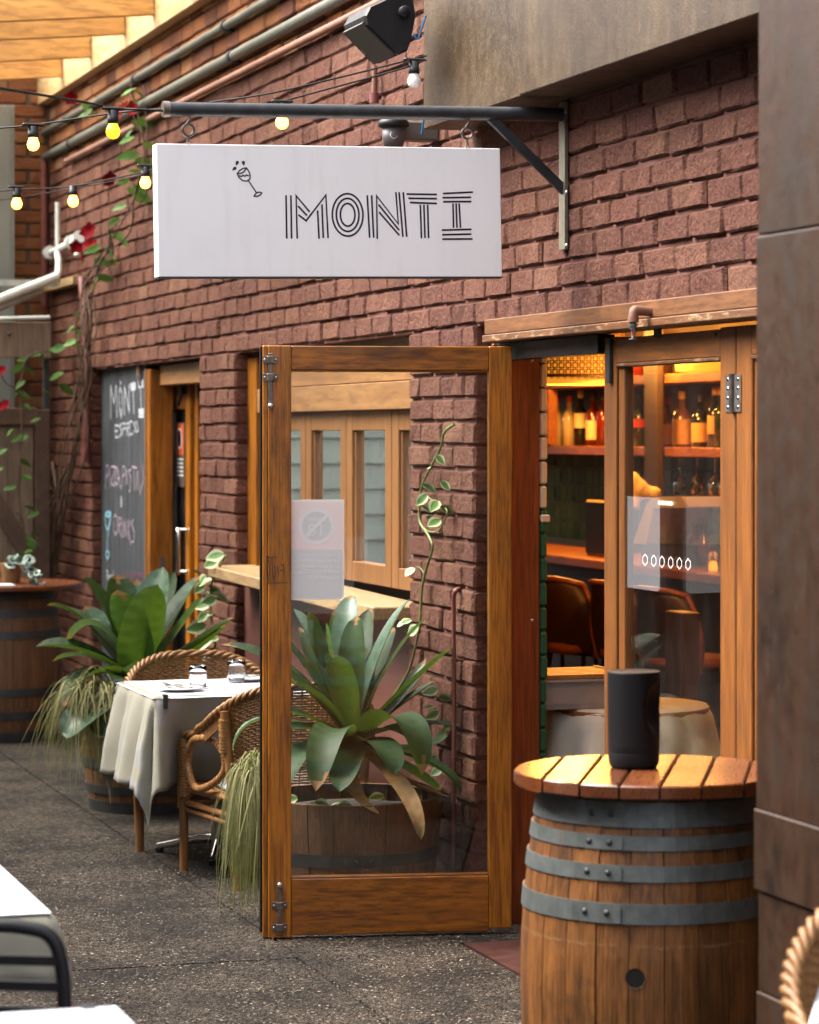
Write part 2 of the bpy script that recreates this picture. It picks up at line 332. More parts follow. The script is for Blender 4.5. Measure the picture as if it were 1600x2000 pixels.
def leafm(name, a, b, c, rough=.58):
    m = NT(name); P = m.coord('Object', 1); n = m.noise(P, 7, 4); o = m.n('ObjectInfo').outputs['Random']
    tn = m.tone(); st = m.noise(m.n('CombineXYZ', {0: m.math('MULTIPLY', tn, 26.0), 1: 0.0, 2: 0.0}).outputs[0], 1, 3)
    col = m.ramp(m.math('ADD', m.math('MULTIPLY', n, .5), m.math('MULTIPLY', o, .5)), [(.25, a), (.5, b), (.75, c)])
    col = m.mix(m.math('MULTIPLY', m.ramp(st, [(.4, 0.0), (.6, 1.0)]), .45), col, tuple(v * 1.7 for v in c))
    bl = m.noise(P, 22, 6, .7); col = m.mix(m.math('MULTIPLY', m.ramp(bl, [(.5, 0.0), (.68, 1.0)]), .22), col, tuple(min(1, v * 2.0 + .004) for v in c)); col = m.mix(m.ramp(m.noise(P, 75, 3, .6), [(.70, 0.0), (.74, .6)]), col, (.12, .08, .03))
    m.p(Base_Color=col, Roughness=m.math('ADD', m.math('MULTIPLY', bl, .3), rough - .15), Specular_IOR_Level=.3); m.bump(m.math('ADD', m.math('MULTIPLY', st, .6), m.noise(P, 60, 3)), .15, .003)
    tr = m.n('BsdfTranslucent', {0: m.mix(.5, col, (.16, .26, .02))}); x = m.n('MixShader', {0: .22, 1: m.b.outputs[0], 2: tr}); m.t.links.new(x.outputs[0], m.out.inputs[0]); return m.m
LEAF = leafm('bromeliad_leaf', (.005, .016, .004), (.009, .027, .006), (.019, .044, .011)); LEAFY = leafm('young_bromeliad_leaf', (.02, .052, .006), (.035, .085, .008), (.055, .115, .014)); LEAFB = leafm('blue_bromeliad_leaf', (.024, .055, .032), (.043, .08, .05), (.07, .118, .08), .34)
DEAD = leafm('dead_leaf', (.10, .045, .02), (.17, .08, .03), (.22, .13, .05), .7)
VLEAF = leafm('vine_leaf', (.03, .08, .02), (.055, .13, .025), (.09, .19, .04))
GRASS = leafm('trailing_grass', (.055, .065, .018), (.14, .14, .045), (.32, .29, .14), .6)
def vari(name, g, e):
    m = NT(name); t = m.tone(); n = m.noise(m.coord('Object', 1), 60, 4, .6); f = m.ramp(m.math('ADD', m.math('MULTIPLY', t, .7), m.math('MULTIPLY', n, .6)), [(.48, 0.0), (.6, 1.0)])
    m.p(Base_Color=m.mix(f, g, e), Roughness=.4); return m.m
VARI = vari('variegated_leaf', (.06, .17, .016), (.46, .50, .30)); SUCC = vari('silver_leaf', (.10, .17, .14), (.42, .52, .48))
STEM = plain('green_stem', (.14, .17, .05), .5, 0, .3); TWIG = plain('dry_twig', (.085, .05, .03), .8, 0, .3); PETAL = plain('red_petal', (.15, .002, .006), .8, 0, .3, 30, 0, 0, .1); SOIL = plain('potting_soil', (.03, .02, .013), .95, 0, .4, 60, .6)

# ================================================================ SETTING: ground
b = B(); b.add([(-60, -40, -.08), (30, -40, -.08), (30, 30, -.08), (-60, 30, -.08)], [(0, 1, 2, 3)])
GRND = plain('bare_ground', (.05, .047, .043), .95, 0, .3, 3)
b.build('ground', GRND, kind='structure')
def aggregate(name, base):
    m = NT(name); P = m.pos(); v = m.n('TexVoronoi', {'Vector': m.n('VectorMath', {0: P, 1: m.n('VectorMath', {0: m.n('TexNoise', {'Vector': P, 'Scale': 60.0}).outputs[1], 3: .012}, operation='SCALE').outputs[0]}).outputs[0], 'Scale': 95.0})
    n = m.noise(P, 2.3, 6, .6); n2 = m.noise(P, 105, 5, .75, .6); n3 = m.noise(P, 28, 4, .6)
    col = m.mix(m.n('SeparateColor', {0: v.outputs['Color']}).outputs[0], tuple(k * .45 for k in base), tuple(k * 1.5 for k in base))
    wm = m.math('ABSOLUTE', m.math('SUBTRACT', m.noise(P, 62, 3, .6, 1.2), .5)); wm2 = m.math('ABSOLUTE', m.math('SUBTRACT', m.noise(P, 110, 2, .6, .8), .52))
    lt = m.math('MULTIPLY', m.math('MAXIMUM', m.ramp(wm, [(.016, 1.0), (.034, 0.0)]), m.math('MULTIPLY', m.ramp(wm2, [(.02, 1.0), (.04, 0.0)]), .55)), m.ramp(m.math('ADD', m.math('MULTIPLY', n, .55), m.math('MULTIPLY', n3, .45)), [(.40, .10), (.58, 1.0)]))
    col = m.mix(lt, col, m.mix(n3, (.24, .18, .125), (.34, .29, .23)))
    col = m.mix(m.ramp(n, [(.35, .45), (.55, 0.0)]), col, (.010, .0095, .009))
    m.p(Base_Color=col, Roughness=m.math('ADD', m.math('MULTIPLY', n, .3), .7), Specular_IOR_Level=.15); m.bump(m.math('ADD', m.math('SUBTRACT', m.math('MULTIPLY', n2, 1.2), v.outputs['Distance']), m.math('MULTIPLY', lt, .5)), 1.0, .008); return m.m
AGG = aggregate('exposed_aggregate', (.0125, .0115, .0105))
REDP = plain('red_floor_paint', (.045, .017, .015), .45, 0, .35, 14, .3)
pav = thing('pavement', None, None); pav['kind'] = 'structure'
def slab(poly, m=AGG, z=0.0, name='slab'):
    B().prism([(x, y, z - .06) for x, y in poly], (0, 0, .06)).build(name, m, pav)
G = .004
slab([(-25, -.785 + G), (-9.06 - G, -.785 + G), (-9.06 - G, .3), (-25, .3)])
slab([(-9.06 + G, -.80 + G), (-2, -.80 + G), (-2, -.205 - G), (-9.06 + G, -.205 - G)], z=.001)
slab([(-25, -9), (-8.98 - G, -9), (-8.98 - G, -.79 - G), (-25, -.79 - G)])
slab([(-8.979 + G, -9), (4, -9), (4, -.805 - G), (-8.979 + G, -.805 - G)], z=-.0015)
slab([(-9.06 + G, -.2 + G), (-2, -.2 + G), (-2, .3), (-9.06 + G, .3)], REDP, .002, 'threshold')

rs_ = random.Random(21); bb = B()
STONE = NT('aggregate_stone'); t_ = STONE.tone(); STONE.p(Base_Color=STONE.ramp(t_, [(0, (.012, .010, .009)), (.35, (.042, .035, .029)), (.6, (.10, .078, .058)), (.85, (.22, .185, .145)), (1, (.34, .30, .25))]), Roughness=.75, Specular_IOR_Level=.2); STONE = STONE.m
def patch(x, y): return MN.noise(V((x * 1.7, y * 1.7, 3.1))) * .5 + MN.noise(V((x * 5, y * 5, 9))) * .35
for i in range(62000):
    D_ = 4.6 + 7.5 * rs_.random() ** 1.35; k_ = rs_.uniform(-.15, .05); p = _w(k_ * D_, D_, 0)
    if p.y > -.21 and p.x > -9.06 or p.y > .0: continue
    if abs(p.y + .79) < .006: continue
    g_ = patch(p.x, p.y); 
    s = rs_.uniform(.0017, .0042) * (1 if D_ < 8 else 1.25); n_ = rs_.choice((4, 5)); a0 = rs_.uniform(0, 6.28); el = rs_.uniform(.45, 1)
    zt_ = (.0022 if p.y > -.79 else -.0005) if p.x > -8.97 else .0012; h_ = rs_.uniform(.0006, .0022)
    ring = []
    for f_, z_ in ((1.25, 0), (.8, h_)):
        for j in range(n_): q = a0 + 6.2832 * j / n_; u, v = s * f_ * math.cos(q), s * f_ * el * math.sin(q); ring.append((p.x + u * math.cos(a0 * 3) - v * math.sin(a0 * 3), p.y + u * math.sin(a0 * 3) + v * math.cos(a0 * 3), zt_ + z_))
    tn = min(1, max(0, rs_.gauss(.37 + .55 * g_, .25)))
    bb.add(ring, [tuple(range(n_, 2 * n_))] + [(j, (j + 1) % n_, n_ + (j + 1) % n_, n_ + j) for j in range(n_)], False, tn)
bb.build('aggregate_stones', STONE, pav, kind='stuff')

# ================================================================ the long brick wall
ZH, PT = 2.112, .086                                   # head of the openings, course pitch
OPEN = [(-16.72, -13.85), (-13.10, -10.30), (-9.53, -5.35)]
wall = thing('brick_wall', 'long painted red brick wall carrying the white hanging sign, raw orange bricks along its top', 'wall', (-9.5, 0, 0))
core = B()
for i, (x0, x1) in enumerate([(-18.35, -16.72), (-13.85, -13.10), (-10.30, -9.53)]):
    core.box((x0, .0135, -.05), (x1 - .012, .20, ZH), 0)
core.mi = 0; core.box((-18.35, .0135, ZH), (-4.0, .20, 3.43), 0)
core.mi = 1; core.box((-18.35, .018, 3.43), (-4.0, .20, 5.2), 0)
core.build('mortar', [MORT, MORTD], wall)
def brick_mesh(L, h, dep, seed, rough=1.0):
    """front relief grid, rounded arrises, sides running back into the mortar"""
    r = random.Random(seed); nx, nz = 5, 3; b = B(); P = []
    jx = [r.uniform(-.004, .004) * rough for _ in range(4)]; jz = [r.uniform(-.003, .003) * rough for _ in range(4)]
    for j in range(nz + 1):
        row = []
        for i in range(nx + 1):
            u = (0, .035, .34, .66, .965, 1)[i]; v = (0, .09, .91, 1)[j]
            edge = i in (0, nx) or j in (0, nz); cor = i in (0, nx) and j in (0, nz)
            y = (.008 + (.006 if cor else 0)) if edge else r.uniform(-.006, .003) * rough
            px = -L / 2 + L * u + (lerp(jx[0], jx[1], v) if u < .5 else lerp(jx[2], jx[3], v)) * (1 if edge else .6)
            pz = h * v + (lerp(jz[0], jz[1], u) if v < .5 else lerp(jz[2], jz[3], u)) + (r.uniform(-.002, .002) * rough if edge else 0)
            if cor: px -= (.006 if u > .5 else -.006); pz -= (.005 if v > .5 else -.005)
            row.append(V((px, y, pz)))
        P.append(row)
    b.grid(P, False)
    ring = [P[0][i] for i in range(nx + 1)] + [P[j][nx] for j in range(1, nz + 1)] + [P[nz][i] for i in range(nx - 1, -1, -1)] + [P[j][0] for j in range(nz - 1, 0, -1)]
    n = len(ring); back = [V((p.x, dep, p.z)) for p in ring]
    o = len(b.v); b.v += [tuple(p) for p in ring + back]
    for i in range(n): b.f.append((o + i, o + n + i, o + n + (i + 1) % n, o + (i + 1) % n)); b.m.append(0); b.s.append(False); b.t.append(.5)
    return b
LB, HB = .236, .0765
VARS = [brick_mesh(LB, HB, .115, 100 + i) for i in range(14)]
RAWV = [brick_mesh(LB, HB, .05, 300 + i, .35) for i in range(8)]
def courses():
    out = []
    for k in range(-25, 37):
        z = ZH + .009 + k * PT
        if k < 0: segs = [(-18.15, -16.72), (-13.85, -13.10), (-10.30, -9.53)]
        else: segs = [(-18.15, -4.6)]
        for x0, x1 in segs:
            x = x1; first = True
            ln = LB
            off = .5 if k % 2 else 1.0
            while x > x0 + .02:
                l = (LB * off if first else LB * R.choice([1, 1, 1, 1, .97, 1.03, .96, 1.05])); first = False
                if x - l < x0 + .07: l = x - x0
                l = max(l, .05); out.append((x - l / 2, z + R.uniform(-.0025, .0025), l, k)); x -= l + .0135
    return out
cs = courses(); vis = []
for c in cs:
    px, py, D = pr((c[0], 0, c[1] + .04)); vis.append((px, py, D))
cand = sorted([i for i in range(len(cs)) if -10 < vis[i][0] < 1500 and -20 < vis[i][1] < 1800 and cs[i][1] < 3.38 and not (320 < vis[i][0] < 970 and 300 < vis[i][1] < 530) and not (830 < vis[i][0] and vis[i][1] < 846 - 1.02 * 5500 / vis[i][2])], key=lambda i: vis[i][2])[:298]
single = set(cand); jb = B(); vm = {}
def var_mesh(vi, ti):
    if (vi, ti) not in vm:
        me = VARS[vi].mesh('brick', BRICK); a = me.attributes['tone']; a.data.foreach_set('value', [ti / 5] * len(me.polygons)); vm[vi, ti] = me
    return vm[vi, ti]
for i, (x, z, l, k) in enumerate(cs):
    vi = R.randrange(14); y = R.uniform(-.004, .004); ti = R.choice([0, 1, 1, 1, 2, 2, 2, 3, 3, 4])
    ti = max(0, min(5, ti))
    if i in single: link('brick', var_mesh(vi, ti), wall, (x + 9.5, y, z), (0, R.uniform(-.006, .006), 0), (l / LB, 1, 1)); continue
    if vis[i][1] < -260 or vis[i][0] > 1560: continue
    raw = z > 3.40; src = RAWV[vi % 8] if raw else VARS[vi]; jb.mi = 1 if raw else 0; jb.tone = R.random() if raw else min(1.25, max(0, R.gauss(.43, .25)))
    o = len(jb.v); s = l / LB
    jb.v += [(p[0] * s + x, p[1] + y, p[2] + z) for p in src.v]
    for q, sm in zip(src.f, src.s): jb.f.append(tuple(o + t for t in q)); jb.m.append(jb.mi); jb.s.append(sm); jb.t.append(jb.tone)
jb.build('small_bricks', [BRICK, BRICKD], wall, kind='stuff')

# rear wall at the end of the lane (runs away from the long wall), seen between post and pergola
rear = thing('rear_brick_wall', 'orange unpainted brick wall closing the far end of the lane behind the timber gate', 'wall', (-18.2, 0, 0))
B().box((-18.45, -.85, -.05), (-18.215, 0.1, 5.2), 0).build('mortar', MORTD, rear)
RM = []
for i in range(10):
    me = RAWV[i % 8].mesh('brick', BRICKD); me.attributes['tone'].data.foreach_set('value', [(.25, .4, .5, .6, .45, .7, .3, .55, .8, .5)[i]] * len(me.polygons)); RM.append(me)
for k in range(54):
    y = -.02 - (.12 if k % 2 else 0)
    if k % 2: link('brick', RM[R.randrange(10)], rear, (0, -.06, k * PT), (0, 0, -math.pi / 2 + math.pi), (.48, 1, 1))
    for j in range(5):
        yy = y - .12 - j * .2415
        z = k * PT
        if -.4 - yy > .75: continue
        link('brick', RM[R.randrange(10)], rear, (0, yy, z), (0, 0, math.pi / 2))
post = thing('steel_post', 'pale grey green steel post standing in front of the orange end wall', 'post', (-17.9, -.62, 0))
p0 = atx(-8, 500, -17.9); p1 = atx(29, 500, -17.9)
bb = B(); bb.box((-18.0, p0.y - .12, 0), (-17.9, p1.y, 3.82), .004); bb.box((-17.9, p1.y - .035, 0), (-17.893, p1.y - .028, 3.8), 0); bb.build('post_body', plain('post_paint', (.20, .22, .20), .5, 0, .1, 3), post)
for z in (2.62, 1.6): B().box((-17.893, p1.y - .1, z), (-17.885, p1.y - .005, z + .012), 0).build('joint_strip', IRON, post)

# ================================================================ opposite side of the lane (boards mirrored in the panes; dark walls added to shape the light)
opp = thing('weatherboard_wall', 'pale blue green weatherboard wall across the far end of the lane, mirrored in the servery panes', 'wall', (-18, -3, 0))
GREYD = plain('dark_reflection_board', (.05, .035, .025), .8, 0, .3, 3)
WB = plain('weatherboard_paint', (.42, .52, .49), .5, 0, .08, 2)
for k in range(20):
    z = k * .17; B().prism([(-18.02, -2.7, z), (-17.995, -2.7, z), (-18.012, -2.7, z + .175), (-18.04, -2.7, z + .175)], (0, 1.92, 0)).build('board', WB, opp)
B().box((-18.2, -2.7, -.05), (-18.05, -.78, 3.4), 0).build('wall_core', WB, opp)
ew = thing('dark_reflection_wall', 'unseen dark brown wall added beyond the weatherboards to darken the pane reflections', 'wall', (-18, -4.6, 0))  # added out of view so the folding panes mirror something dark
B().box((-18.2, -5.0, -.05), (-18.04, -2.71, 4.2), 0).build('wall_body', GREYD, ew)
lw = thing('sky_block_wall', 'unseen rendered wall across the lane behind the camera, raised to cut the sky light', 'wall', (-8, -5.0, 0))  # unseen wall, set close and tall to darken the lower scene
B().box((-18, -5.2, -.05), (5, -5.0, 4.6), 0).build('wall_body', plain('sky_block_render', (.13, .10, .08), .8, 0, .2, 2), lw)

# ================================================================ pergola
perg = thing('pergola', 'honey coloured pine pergola with rafters meeting a pale ledger on the brick wall', 'pergola', (-16, -1.5, 3.8))
B().box((-22, -.07, 3.865), (-11.5, .0, 4.06), .004).build('ledger', PINEX, perg)
x = -18.75
for x in (-19.25, -18.3, -17.32, -16.38, -15.38, -14.62, -13.7, -12.8):
    M = Matrix.Translation((x, -.075, 4.0)) @ Matrix.Rotation(math.radians(5), 4, 'X')
    B().box((-.025, -3.6, -.06), (.025, 0, .12), .003, M).build('rafter', PINE, perg)
    M2 = Matrix.Translation((x - .03, -.075, 4.02))
    bb = B(); bb.box((-.0, -.05, -.05), (.002, -.001, .08), 0, M2); bb.build('joist_hanger', STEEL, perg)
rs = NT('polycarbonate_roof'); tr = rs.n('BsdfTranslucent', {0: (.9, .88, .82)}); tt = rs.n('BsdfTransparent', {0: (.95, .95, .92)}); mx = rs.n('MixShader', {0: .88, 1: tr, 2: tt}); rs.t.links.new(mx.outputs[0], rs.out.inputs[0])
bb = B(); M = Matrix.Translation((-16.5, -.075, 4.0)) @ Matrix.Rotation(math.radians(5), 4, 'X'); bb.box((-5.5, -3.7, .13), (4.4, .06, .138), 0, M); bb.build('roof_sheet', rs.m, perg)
B().box((-22, -3.75, 3.60), (-11.9, -3.68, 3.74), .004).build('beam', PINEX, perg)
for x in (-21.5, -12.1): B().box((x - .05, -3.76, 0), (x + .05, -3.66, 3.6), .004).build('post', PINEX, perg)

# ================================================================ conduits on the wall
def conduit(z, x0, x1, r, m, label, clips=True):
    o = thing('conduit', label, 'pipe', (x1, -.02, z), 0, 'conduits along the top of the wall')
    B().tube([(x0, -.03, z), (x1, -.03, z)], r, 10).build('pipe', m, o)
    x = x0 + .9
    while clips and x < x1:
        bb = B(); bb.tube([(x, -.03, z), (x + .05, -.03, z)], r + .006, 10); bb.box((x, -.012, z - .03), (x + .05, .014, z + .03), .002); bb.build('saddle_clip', IRON if m is PIPEG else m, o); x += 2.1
conduit(3.685, -18.3, -9.5, .022, PIPEG, 'topmost grey conduit with dark saddle clips, nearest the pergola')
conduit(3.52, -18.15, -9.5, .027, PIPEG, 'thicker grey conduit between the topmost conduit and the brown one')
conduit(3.425, -17.4, -9.3, .017, PIPER, 'thin brown painted conduit where raw bricks meet painted bricks', False)
dp = thing('corner_downpipe', 'thin dark red vertical pipe at the far corner of the brick wall', 'pipe', (-18.15, -.03, 0))
B().tube([(-18.14, -.035, 2.55), (-18.14, -.035, 3.50)], .025, 8).build('pipe', PIPED, dp)
dp = thing('wall_pipe', 'dark red vertical pipe behind the climbing vine beside the chalkboard', 'pipe', (-16.95, -.03, 0))
P = [at(168, 905, -.03), at(168, 700, -.03), at(166, 590, -.03), at(160, 545, -.03)]
B().tube(P, .028, 8).build('pipe', PIPED, dp)
dp = thing('copper_pipe', 'slim dark red painted copper pipe climbing the brick pillar behind the open door', 'pipe', (-9.75, -.04, 0))
P = smooth_path([at(885, 1715, -.03), at(887, 1400, -.03), at(886, 1200, -.03), at(887, 1163, -.03), at(893, 1152, -.02), at(903, 1150, .03)], 4)
B().tube(P, .0085, 8).build('pipe', PIPED, dp)
for py in (1290, 1482, 1712): p = at(887, py, -.03); bb = B(); bb.tube([p - V((0, 0, .008)), p + V((0, 0, .008))], .013, 8); bb.tube([p, p + V((0, .04, 0))], .006, 6); bb.build('pipe_clip', PIPED, dp)
dp = thing('conduit_drop', 'short brown painted conduit dropping from the black wall speaker', 'pipe', (-10.7, -.03, 2.9))
B().tube([at(733, 128, -.03), at(731, 188, -.03)], .011, 8).build('pipe', PIPER, dp); q = at(731, 192, -.03); B().tube([q + V((0, 0, .02)), q - V((0, 0, .02))], .02, 8).build('coupling', PIPED, dp)

# ================================================================ alcove with chalkboard and entrance door
ALC = .30
al = thing('alcove_lining', 'dark red rendered back of the alcove behind the chalkboard and entrance door', 'wall panel', (-15, .3, 0))
B().box((-16.72, ALC + .35, -.05), (-13.85, ALC + .40, 2.3), 0).build('back_panel', PANEL, al); B().box((-16.9, .2, ZH - .02), (-13.7, ALC + .35, ZH + .06), 0).build('soffit', PANEL, al)
B().box((-16.95, .2, -.05), (-16.735, ALC + .35, ZH), 0).build('side_panel', PANEL, al); B().box((-13.84, .2, -.05), (-13.6, ALC + .35, ZH), 0).build('side_panel', PANEL, al)
yb = .06
c0 = at(194, 715, yb); c1 = at(283, 715, yb)
cb = thing('chalkboard', 'tall black chalkboard with MONTI and PIZZA, PASTA & DRINKS in chalk', 'chalkboard', (c0.x, yb, .4))
zt = at(230, 713, yb).z
B().box((c0.x - .1, yb, .25), (c1.x + .02, yb + .02, zt), .002).build('board', CHALKB, cb)
B().box((c0.x - .1, yb - .012, .25), (c0.x + .03, yb, zt), .002).build('frame_strip', BLACK, cb)
def strokes(lst, m, name, wd, y=yb - .002, parent=cb):
    """lst: polylines of photo points on the board, drawn as flat chalk ribbons"""
    bb = B()
    for pl in lst:
        Q = [at(px, py, y) for px, py in pl]
        for a, c in zip(Q, Q[1:]):
            d = (c - a).normalized(); nrm = V((-d.z, 0, d.x)) * wd / 2; e = d * wd * .3
            bb.add([a - e - nrm, c + e - nrm, c + e + nrm, a - e + nrm], [(0, 1, 2, 3)])
        y -= .00003
    return bb.build(name, m, parent)
k, ox, oy = 11.11, 190, 720
q = lambda *p: [(ox + a / k, oy + c / k) for a, c in p]
strokes([q((290, 370), (295, 1080)), q((290, 370), (365, 770), (415, 310), (430, 1050)), q((500, 400), (470, 560), (480, 820), (520, 1070), (545, 820), (540, 560), (500, 400)), q((500, 280), (520, 330)), q((590, 1000), (590, 360), (700, 970), (690, 370)), q((720, 350), (830, 320)), q((725, 400), (835, 375)), q((735, 455), (830, 440)), q((780, 480), (795, 970)), q((880, 275), (1000, 270)), q((885, 340), (1000, 330)), q((895, 395), (1000, 385)), q((940, 430), (955, 860)), q((900, 905), (1010, 890)), q((905, 970), (1010, 960)), q((905, 1040), (1010, 1035))], CHW, 'chalk_word', .017)
strokes([q((460, 1240), (385, 1230), (395, 1500), (450, 1480)), q((390, 1360), (440, 1350)), q((530, 1200), (480, 1240), (540, 1380), (480, 1490)), q((560, 1460), (560, 1180), (610, 1200), (610, 1290), (570, 1320)), q((640, 1450), (640, 1190), (690, 1180), (690, 1280), (645, 1300), (700, 1480)), q((760, 1150), (710, 1150), (715, 1430), (765, 1420)), q((830, 1160), (790, 1200), (830, 1290), (790, 1400)), q((860, 1140), (900, 1340), (845, 1380), (845, 1200), (870, 1140))], CHW, 'chalk_word', .011)
k, ox, oy = 7.41, 190, 890
strokes([q((125, 470), (125, 140), (160, 150), (165, 270), (130, 310)), q((185, 170), (190, 460)), q((205, 160), (265, 160), (200, 400), (250, 440)), q((250, 175), (290, 170), (245, 380), (290, 420)), q((290, 440), (305, 170), (330, 460)), q((300, 330), (325, 330)), q((340, 430), (348, 490)), q((365, 440), (365, 150), (400, 170), (400, 270), (370, 300)), q((410, 410), (425, 170), (440, 420)), q((490, 200), (455, 220), (490, 330), (480, 500), (460, 520)), q((505, 160), (570, 175)), q((535, 170), (540, 490)), q((565, 490), (580, 200), (605, 500)), q((660, 130), (670, 350), (620, 560))], CHP, 'chalk_word', .012)
strokes([q((345, 590), (335, 640), (365, 700), (350, 745), (335, 700), (360, 640), (345, 590))], CHW, 'chalk_sign', .010)
strokes([q((260, 850), (235, 900), (240, 1080), (265, 1150), (295, 1080), (290, 900), (260, 850)), q((315, 1120), (315, 900), (340, 910), (340, 990), (318, 1010), (345, 1180)), q((360, 900), (365, 1180)), q((385, 1180), (385, 930), (420, 1190), (420, 940)), q((445, 920), (450, 1200)), q((475, 940), (450, 1050), (485, 1290)), q((525, 930), (495, 980), (540, 1110), (530, 1240), (500, 1250))], CHP, 'chalk_word', .012)
strokes([q((110, 850), (120, 980), (145, 1080), (190, 980), (200, 830), (150, 815), (110, 850), (150, 880), (200, 860)), q((190, 800), (165, 1090), (145, 1200), (145, 1370)), q((145, 1370), (120, 1420), (150, 1500), (180, 1430), (145, 1370))], CHB, 'chalk_wine_glass', .015)
strokes([q((140, 1650), (145, 1790)), q((140, 1660), (165, 1690), (145, 1720), (170, 1760), (145, 1790)), q((185, 1720), (175, 1760), (190, 1780), (200, 1740), (185, 1720)), q((215, 1720), (208, 1760), (222, 1780), (230, 1740), (215, 1720)), q((235, 1660), (235, 1780))], CHW, 'chalk_word', .009)
strokes([q((400 + 32 * i, 1700), (410 + 32 * i, 1780), (425 + 32 * i, 1700)) for i in range(9)], CHM, 'chalk_scrawl', .010)

en = thing('entrance_door', 'open timber entrance frame and glass door with steel pull handle beside the chalkboard', 'door', (-14.6, .2, 0))
x0 = at(283, 800, .03).x + .012; xj = at(338, 800, .2).x
B().box((x0, .035, 0), (x0 + .10, .165, ZH - .03), .004).build('jamb', DOORW, en)
B().box((x0 - .012, .028, 0), (x0 + .02, .045, ZH - .03), .003).build('edge_strip', SERV, en)
B().box((x0 + .1, .09, ZH - .12), (-13.85, .2, ZH - .01), .004).build('head', SERVX, en)
yl = .235
lx0 = at(366, 900, yl - .04).x; 
B().box((lx0, yl - .05, .02), (lx0 + .10, yl, 2.02), .004).build('stile', DOORW, en)
B().box((lx0 + .13, yl - .03, .02), (lx0 + .2, yl + .01, 2.02), .004).build('stile', DOORW, en)
gx0 = at(335, 900, yl).x - .25
B().box((gx0, yl - .05, 1.86), (lx0, yl, 2.02), .004).build('rail', DOORX, en); B().box((gx0, yl - .05, .02), (lx0, yl, .3), .004).build('rail', DOORX, en)
B().box((gx0, yl - .03, .3), (lx0, yl - .022, 1.86), 0).build('pane', glass_pane('brown_glass', (.5, .3, .16), .05, .7), en)
bb = B(); hx = at(352, 1090, yl - .1).x; hz0, hz1 = at(352, 1118, yl - .1).z, at(352, 1036, yl - .1).z
bb.tube(smooth_path([(lx0 + .04, yl - .05, hz1), (lx0 + .02, yl - .1, hz1), (hx, yl - .11, hz1 - .01), (hx, yl - .11, hz0 + .01), (lx0 + .02, yl - .1, hz0), (lx0 + .04, yl - .05, hz0)], 5), .011, 10); bb.build('pull_handle', CHROME, en)
a, c = at(345, 825, yl - .035), at(360, 952, yl - .035)
bb = B(); bb.box((a.x, a.y, c.z), (c.x, a.y + .004, a.z), 0); nt_ = bb.build('notice', plain('notice_dark', (.10, .075, .06), .5), en)
h = lerp(c.z, a.z, .5); B().box((a.x + .01, a.y - .002, h), (c.x - .01, a.y + .002, a.z - .01), 0).build('orange_panel', plain('notice_orange', (.60, .10, .03), .5), nt_)
bb = B(); mx_, mz = (a.x + c.x) / 2, lerp(h, a.z, .5); bb.lathe([(.0, 0), (.042, 0)], n=24, M=Matrix.Translation((mx_, a.y - .004, mz)) @ Matrix.Rotation(math.pi / 2, 4, 'X') @ Matrix.Diagonal((1.3, 1.4, 1, 1))); bb.build('round_symbol', STW, nt_)
bb = B(); bb.lathe([(.0, 0), (.034, 0)], n=24, M=Matrix.Translation((mx_, a.y - .0055, mz)) @ Matrix.Rotation(math.pi / 2, 4, 'X') @ Matrix.Diagonal((1.3, 1.4, 1, 1))); bb.build('symbol_disc', BLACK, nt_)
bb = B(); [bb.box((a.x + .02, a.y - .002, h - .02 - i * .022), (c.x - .02 - (i % 2) * .01, a.y, h - .03 - i * .022), 0) for i in range(5)]; bb.build('text_line', STL, nt_)
bb = B(); p_ = at(358, 745, yl - .06); bb.box((p_.x - .04, p_.y - .02, p_.z - .07), (p_.x + .03, p_.y + .02, p_.z + .05), .006); bb.tube([p_ - V((0, .01, .07)), p_ - V((.03, .02, .13))], .01, 6); bb.build('door_closer', BLACK, en)
bb = B(); p_ = at(313, 1090, .2); bb.box((x0 + .1, .09, p_.z - .03), (x0 + .104, .12, p_.z + .03), 0); bb.build('strike_plate', BRASSD, en)
B().add([(gx0 - .6, .7, 0), (-13, .7, 0), (-13, .7, 2.3), (gx0 - .6, .7, 2.3)], [(0, 1, 2, 3)]).build('dark_hall', plain('hall_timber', (.10, .035, .012), .6), en)

# ================================================================ servery window
sv = thing('servery_window', 'four leaf timber servery window with reflecting panes above a thick sill', 'window', (-11.7, .1, 1.05))
YS = .10
B().box((-13.10, .06, 1.06), (-12.93, .2, ZH - .02), .004).build('frame_post', DOORW, sv)
B().box((-12.93, .085, 1.94), (-10.2, .2, 2.02), .003).build('head_board', SERVX, sv)
B().box((-12.93, .065, 1.825), (-10.2, .16, 1.936), .003).build('header_board', SERVX, sv)
B().box((-13.1, .08, 2.022), (-10.2, .2, ZH + .0), .003).build('top_board', SILL, sv)
z0, z1 = 1.105, 1.823
for i, (xa, xb) in enumerate([(-12.82, -12.19), (-12.18, -11.535), (-11.525, -10.87), (-10.86, -10.21)]):
    fr = B(); sw = .085
    fr.box((xa, YS, z0), (xa + sw, YS + .045, z1)); fr.box((xb - sw, YS, z0), (xb, YS + .045, z1))
    fr.box((xa + sw, YS + .002, z1 - .082), (xb - sw, YS + .045, z1)); fr.box((xa + sw, YS + .002, z0), (xb - sw, YS + .045, z0 + .085))
    fr.box((xa + sw, YS + .012, z0 + .085), (xa + sw + .014, YS + .04, z1 - .082)); fr.box((xb - sw - .014, YS + .012, z0 + .085), (xb - sw, YS + .04, z1 - .082))
    s_ = fr.build('sash', SERV, sv); B().box((xa + sw, YS + .028, z0 + .08), (xb - sw, YS + .032, z1 - .08), 0).build('pane', GLASSS, s_)
B().box((-13.1, .2, .9), (-10.2, .24, 2.2), 0).build('dark_backing', plain('servery_inside', (.05, .04, .035), .8), sv)
